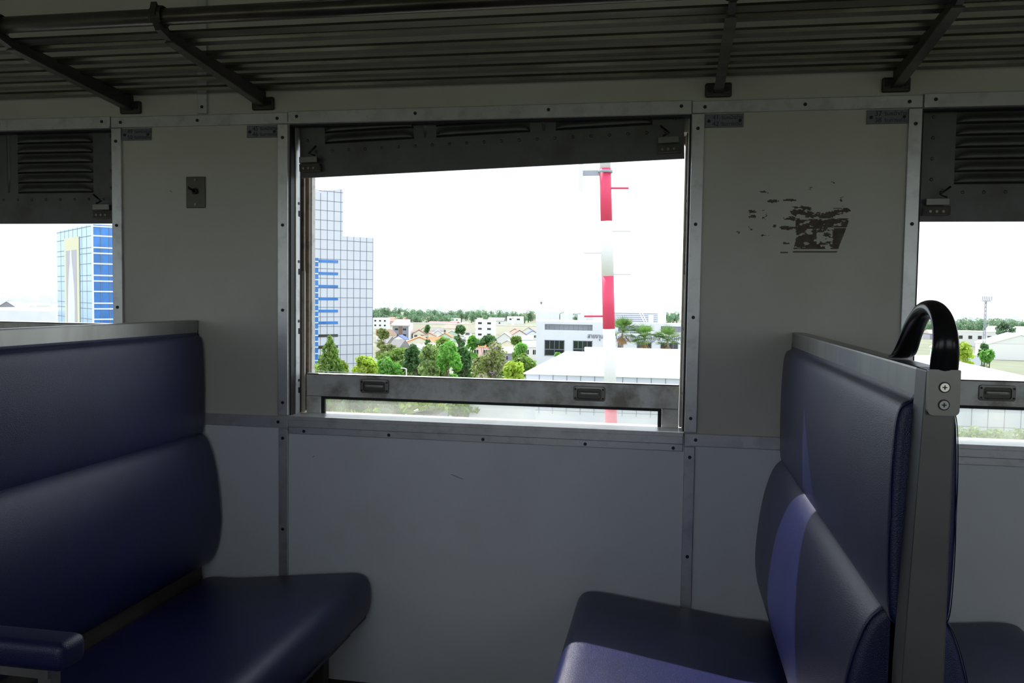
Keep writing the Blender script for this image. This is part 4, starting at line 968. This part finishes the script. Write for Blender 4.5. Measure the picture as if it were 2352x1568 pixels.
TR = [
 (757, 768, 76, 70, 'conical_tree', 'cone', 'leaf_mid', 'bark', 'tall conical light green tree in front of the panelled tower', 1, 5200, .20),
 (838, 812, 70, 68, 'yellow_green_tree', 'round', 'leaf_yellow', 'bark', 'yellow green round tree right of the conical tree', 2, 4200, .20),
 (893, 814, 78, 72, 'broad_tree', 'round', 'leaf_bright', 'bark', 'rich green round tree behind the street lamp', 3, 4200, .22),
 (905, 792, 110, 85, 'spreading_tree', 'spread', 'leaf_mid', 'bark', 'flat layered dark green tree beside the tower foot', 4, 4200, .24),
 (948, 796, 50, 80, 'dark_tree', 'loose', 'leaf_dark', 'bark', 'dark green tree between the lamp and the tall pale trees', 5, 3600, .22),
 (1030, 788, 66, 72, 'tall_green_tree', 'loose', 'leaf_bright', 'bark', 'tall bright green tree left of the lilac flowering tree', 6, 5000, .20),
 (988, 793, 66, 74, 'pale_tree', 'loose', 'leaf_pale', 'bark_grey', 'loose pale green tree with light stems', 7, 4600, .20),
 (1062, 800, 52, 86, 'dark_tree', 'loose', 'leaf_dark', 'bark', 'dark tree behind the lilac flowering tree', 8, 3400, .24),
 (1130, 792, 110, 70, 'flowering_tree', 'loose', 'leaf_olive', 'bark_grey', 'wide sparse tree with lilac blossom', 9, 4200, .17),
 (1203, 808, 60, 74, 'round_dark_tree', 'round', 'leaf_mid', 'bark', 'dense green tree touching the hall corner', 10, 4200, .22),
 (1180, 826, 60, 66, 'green_tree', 'round', 'leaf_yellow', 'bark', 'yellow green crown between the blossom and the dense tree', 11, 3000, .2),
 (1020, 772, 44, 130, 'street_tree', 'round', 'leaf_mid', 'bark', 'green garden tree among the town houses', 12, 1600, .36),
 (1058, 744, 26, 220, 'street_tree', 'round', 'leaf_dark', 'bark', 'dark round tree beside the distant street', 13, 1200, .5),
 (1085, 772, 30, 140, 'street_tree', 'loose', 'leaf_bright', 'bark', 'light green tree beside the distant street', 14, 1400, .36),
 (1120, 768, 60, 140, 'hedge_tree', 'spread', 'leaf_dark', 'bark', 'dark green garden trees below the white block', 15, 2000, .36),
 (982, 747, 16, 210, 'street_tree', 'loose', 'leaf_dark', 'bark', 'small dark palm like tree on the beige warehouse', 16, 700, .4),
 (880, 748, 34, 190, 'street_tree', 'round', 'leaf_olive', 'bark', 'olive tree beside the grey three storey house', 17, 1400, .4),
 (1186, 767, 26, 150, 'street_tree', 'round', 'leaf_mid', 'bark', 'round tree between the houses left of the office', 18, 1200, .36),
 (1198, 783, 36, 120, 'street_tree', 'round', 'leaf_bright', 'bark', 'bright tree below the green roofed house', 19, 1400, .3),
 (890, 789, 40, 120, 'street_tree', 'spread', 'leaf_olive', 'bark', 'olive garden tree in front of the grey tiled house', 20, 1200, .3),
 (1282, 809, 16, 80, 'shrub', 'round', 'leaf_bright', 'bark', 'small shrub top in front of the office window', 21, 400, .2),
 (925, 826, 60, 92, 'garden_tree', 'round', 'leaf_mid', 'bark', 'mid green tree behind the street lamp pole', 31, 3000, .24),
 (965, 824, 60, 94, 'garden_tree', 'round', 'leaf_dark', 'bark', 'dark green tree low between the pale tree and the lamp', 32, 3000, .24),
 (1006, 826, 60, 92, 'garden_tree', 'loose', 'leaf_mid', 'bark', 'mid green tree between the two tall front trees', 33, 3000, .24),
 (1068, 828, 60, 96, 'garden_tree', 'round', 'leaf_dark', 'bark', 'dark tree low left of the lilac blossom', 34, 3000, .24),
 (1108, 818, 60, 98, 'garden_tree', 'loose', 'leaf_olive', 'bark', 'olive tree behind the lilac blossom', 35, 3000, .24),
 (1160, 822, 60, 96, 'garden_tree', 'round', 'leaf_mid', 'bark', 'green tree right behind the lilac blossom', 36, 3000, .24),
 (780, 826, 60, 86, 'garden_tree', 'loose', 'leaf_yellow', 'bark', 'yellowish low tree between the conical and the round tree', 37, 2600, .22),
 (716, 826, 60, 74, 'garden_tree', 'round', 'leaf_yellow', 'bark', 'yellow green tree at the left jamb under the conical tree', 38, 2600, .22),
 (2216, 788, 46, 105, 'pale_tree', 'loose', 'leaf_yellow', 'bark', 'sparse yellow green tree in front of the white flats', 22, 1200, .24),
 (2269, 800, 30, 88, 'green_tree', 'round', 'leaf_bright', 'bark', 'bright green tree beside the big white hall', 23, 1600, .24),
 (2262, 790, 22, 92, 'dark_tree', 'loose', 'leaf_dark', 'bark', 'dark twiggy tree beside the big white hall', 24, 900, .24),
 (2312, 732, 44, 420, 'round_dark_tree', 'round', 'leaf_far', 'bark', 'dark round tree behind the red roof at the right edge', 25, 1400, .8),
]
for t in TR:
    o, L_ = tree_px(t[0], t[1], t[2], t[3], t[4], t[5], t[6], t[7], t[8], t[9], n=t[10], size=t[11])
    if t[4] == 'flowering_tree':
        vs, fs = foliage([l for i, l in enumerate(L_) if i % 2], 1500, .13, 99); MB().add(vs, fs).build('blossom', 'blossom', o)
# low bushes seen through the pane
for i, (px, D, w_, lf) in enumerate([(770, 46, 80, 'leaf_mid'), (840, 44, 90, 'leaf_dark'), (905, 46, 90, 'leaf_mid'), (975, 42, 80, 'leaf_yellow'), (1045, 46, 90, 'leaf_mid'), (1100, 50, 70, 'leaf_dark')]):
    tree_px(px, 888+i*3, w_*1.4, D, 'bush', 'spread', lf, 'bark', ['bushy green crown behind the left corner of the lowered pane', 'dark crown low behind the pane, second from the left', 'green crown low behind the pane under the left sash handle', 'yellow green crown low behind the pane beside the kiosk', 'green crown behind the kiosk roof', 'dark crown beside the white shed'][i], 40+i, n=3000, size=.16, group='crowns seen through the lowered pane')
hz = MB(); xh0 = X(2150, 995, 47).x; xh1 = X(2500, 995, 47).x; zh = X(2250, 989, 47).z
vs, fs = foliage([(xh0+k*1.0, 47, zh-.5, .7) for k in range(int(xh1-xh0))], 3500, .12, 77)
tag(MB().add(vs, fs).build('hedge', 'leaf_mid'), 'green hedge at the foot of the hall in the right window', 'hedge', kind='stuff')
# palms
for i, (px, py, hh2) in enumerate([(1430, 762, 36), (1481, 778, 36), (1534, 781, 36)]):
    D = 84; y = D+CAM.y; c = X(px, py, y); z0 = gz(c.x, y); o = empty('fan_palm', (c.x, y, z0)); H2 = c.z-z0
    tag(o, ['tall fan palm nearest the striped mast', 'fan palm in the middle of the three before the office', 'fan palm at the right jamb before the office'][i], 'palm', 'fan palms before the office')
    MB().tube((0, 0, 0), (0, 0, H2-.2), .14, 8, .1).build('trunk', 'bark_grey', o)
    rnd = random.Random(i+5)
    gm_, dm = MB(), MB()
    def frond(mb_, ang, el, ln, fan):
        d = Vector((math.cos(ang)*math.cos(el), math.sin(ang)*math.cos(el), math.sin(el))); s0 = Vector((0, 0, H2))+d*ln*.45; side = d.cross(Vector((0, 0, 1))); side = side.normalized() if side.length > .05 else Vector((1, 0, 0)); up_ = side.cross(d)
        for k in range(11):
            f_ = (k/10-.5)*2*fan; dd = (d*math.cos(f_)+side*math.sin(f_)).normalized(); tip = s0+dd*ln*.62+Vector((0, 0, -.12*ln*abs(math.sin(f_)))); wv = dd.cross(up_).normalized()*.045; mid_ = s0+dd*ln*.3
            n0 = len(mb_.v); mb_.v += [tuple(s0), tuple(mid_+wv), tuple(tip), tuple(mid_-wv)]; mb_.f.append((n0, n0+1, n0+2, n0+3))
        mb_.tube(Vector((0, 0, H2)), s0, .02, 4)
    for k in range(30): frond(gm_, rnd.uniform(0, 6.28), rnd.uniform(-.35, 1.4), rnd.uniform(1.35, 1.75), 1.1)
    for k in range(9): frond(dm, rnd.uniform(0, 6.28), rnd.uniform(-1.45, -.9), rnd.uniform(1.1, 1.6), .5)
    gm_.build('fronds', 'palm_green', o); dm.build('dead_fronds', 'palm_dead', o)

# far tree belt: individual trees, three crowns reused
protos = []
for s in range(3):
    rnd = random.Random(s+60); L_ = [(rnd.uniform(-.28, .28), rnd.uniform(-.2, .2), .6+rnd.uniform(-.32, .2), rnd.uniform(.14, .24), .9) for _ in range(11)]
    vs, fs = foliage(L_, 700, .05, s+60); f = MB().add(vs, fs)
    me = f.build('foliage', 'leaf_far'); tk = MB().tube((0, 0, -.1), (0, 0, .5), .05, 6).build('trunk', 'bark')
    protos.append((me, tk))
rnd = random.Random(11)
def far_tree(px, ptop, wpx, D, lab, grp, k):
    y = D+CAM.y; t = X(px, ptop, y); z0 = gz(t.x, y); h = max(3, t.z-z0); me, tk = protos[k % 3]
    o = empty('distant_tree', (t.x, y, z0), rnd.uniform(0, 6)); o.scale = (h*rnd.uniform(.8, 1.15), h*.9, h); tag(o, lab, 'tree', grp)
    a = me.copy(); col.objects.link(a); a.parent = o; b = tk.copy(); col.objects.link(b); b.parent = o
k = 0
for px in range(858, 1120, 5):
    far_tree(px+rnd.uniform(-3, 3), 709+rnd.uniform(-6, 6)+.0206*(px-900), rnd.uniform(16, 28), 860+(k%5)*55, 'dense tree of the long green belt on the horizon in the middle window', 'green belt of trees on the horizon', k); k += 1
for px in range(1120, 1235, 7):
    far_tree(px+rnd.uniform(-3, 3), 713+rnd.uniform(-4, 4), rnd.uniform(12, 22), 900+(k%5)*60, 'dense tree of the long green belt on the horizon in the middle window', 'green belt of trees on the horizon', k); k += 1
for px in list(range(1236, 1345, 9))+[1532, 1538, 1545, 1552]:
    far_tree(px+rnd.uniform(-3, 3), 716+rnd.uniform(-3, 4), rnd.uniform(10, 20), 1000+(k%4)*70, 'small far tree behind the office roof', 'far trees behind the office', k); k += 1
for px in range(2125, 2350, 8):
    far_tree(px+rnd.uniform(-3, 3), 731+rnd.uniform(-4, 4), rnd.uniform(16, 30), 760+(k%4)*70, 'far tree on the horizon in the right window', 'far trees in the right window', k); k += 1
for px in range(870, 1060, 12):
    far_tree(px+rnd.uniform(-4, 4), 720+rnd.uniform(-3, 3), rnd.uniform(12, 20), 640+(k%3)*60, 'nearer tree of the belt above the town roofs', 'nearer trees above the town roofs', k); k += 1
for a, b in protos:
    bpy.data.objects.remove(a); bpy.data.objects.remove(b)
# far city blocks, haze whitened into their colour
proto = MB().box(-.5, .5, 0, .5, 0, 1).build('distant_building', 'stone_hazed')
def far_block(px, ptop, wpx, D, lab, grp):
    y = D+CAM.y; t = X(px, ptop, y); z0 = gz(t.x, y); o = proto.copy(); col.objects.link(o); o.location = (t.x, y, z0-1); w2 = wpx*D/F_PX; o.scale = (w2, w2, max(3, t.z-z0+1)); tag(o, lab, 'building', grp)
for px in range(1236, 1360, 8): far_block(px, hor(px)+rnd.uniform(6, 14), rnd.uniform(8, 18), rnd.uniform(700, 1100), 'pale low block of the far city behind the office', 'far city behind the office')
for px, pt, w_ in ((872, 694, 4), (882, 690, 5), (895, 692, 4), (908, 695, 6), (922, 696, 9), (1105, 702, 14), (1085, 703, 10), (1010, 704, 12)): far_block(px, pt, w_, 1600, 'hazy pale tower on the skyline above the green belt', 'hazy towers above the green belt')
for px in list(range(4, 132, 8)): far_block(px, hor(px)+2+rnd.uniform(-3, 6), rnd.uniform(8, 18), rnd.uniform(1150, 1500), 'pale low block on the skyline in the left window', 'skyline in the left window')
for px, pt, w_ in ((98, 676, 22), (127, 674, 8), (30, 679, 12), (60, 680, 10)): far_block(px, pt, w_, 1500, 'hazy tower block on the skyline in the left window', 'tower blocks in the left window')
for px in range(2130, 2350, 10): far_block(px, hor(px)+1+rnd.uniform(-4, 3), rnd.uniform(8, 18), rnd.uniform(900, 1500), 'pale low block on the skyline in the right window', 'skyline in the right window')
bpy.data.objects.remove(proto)
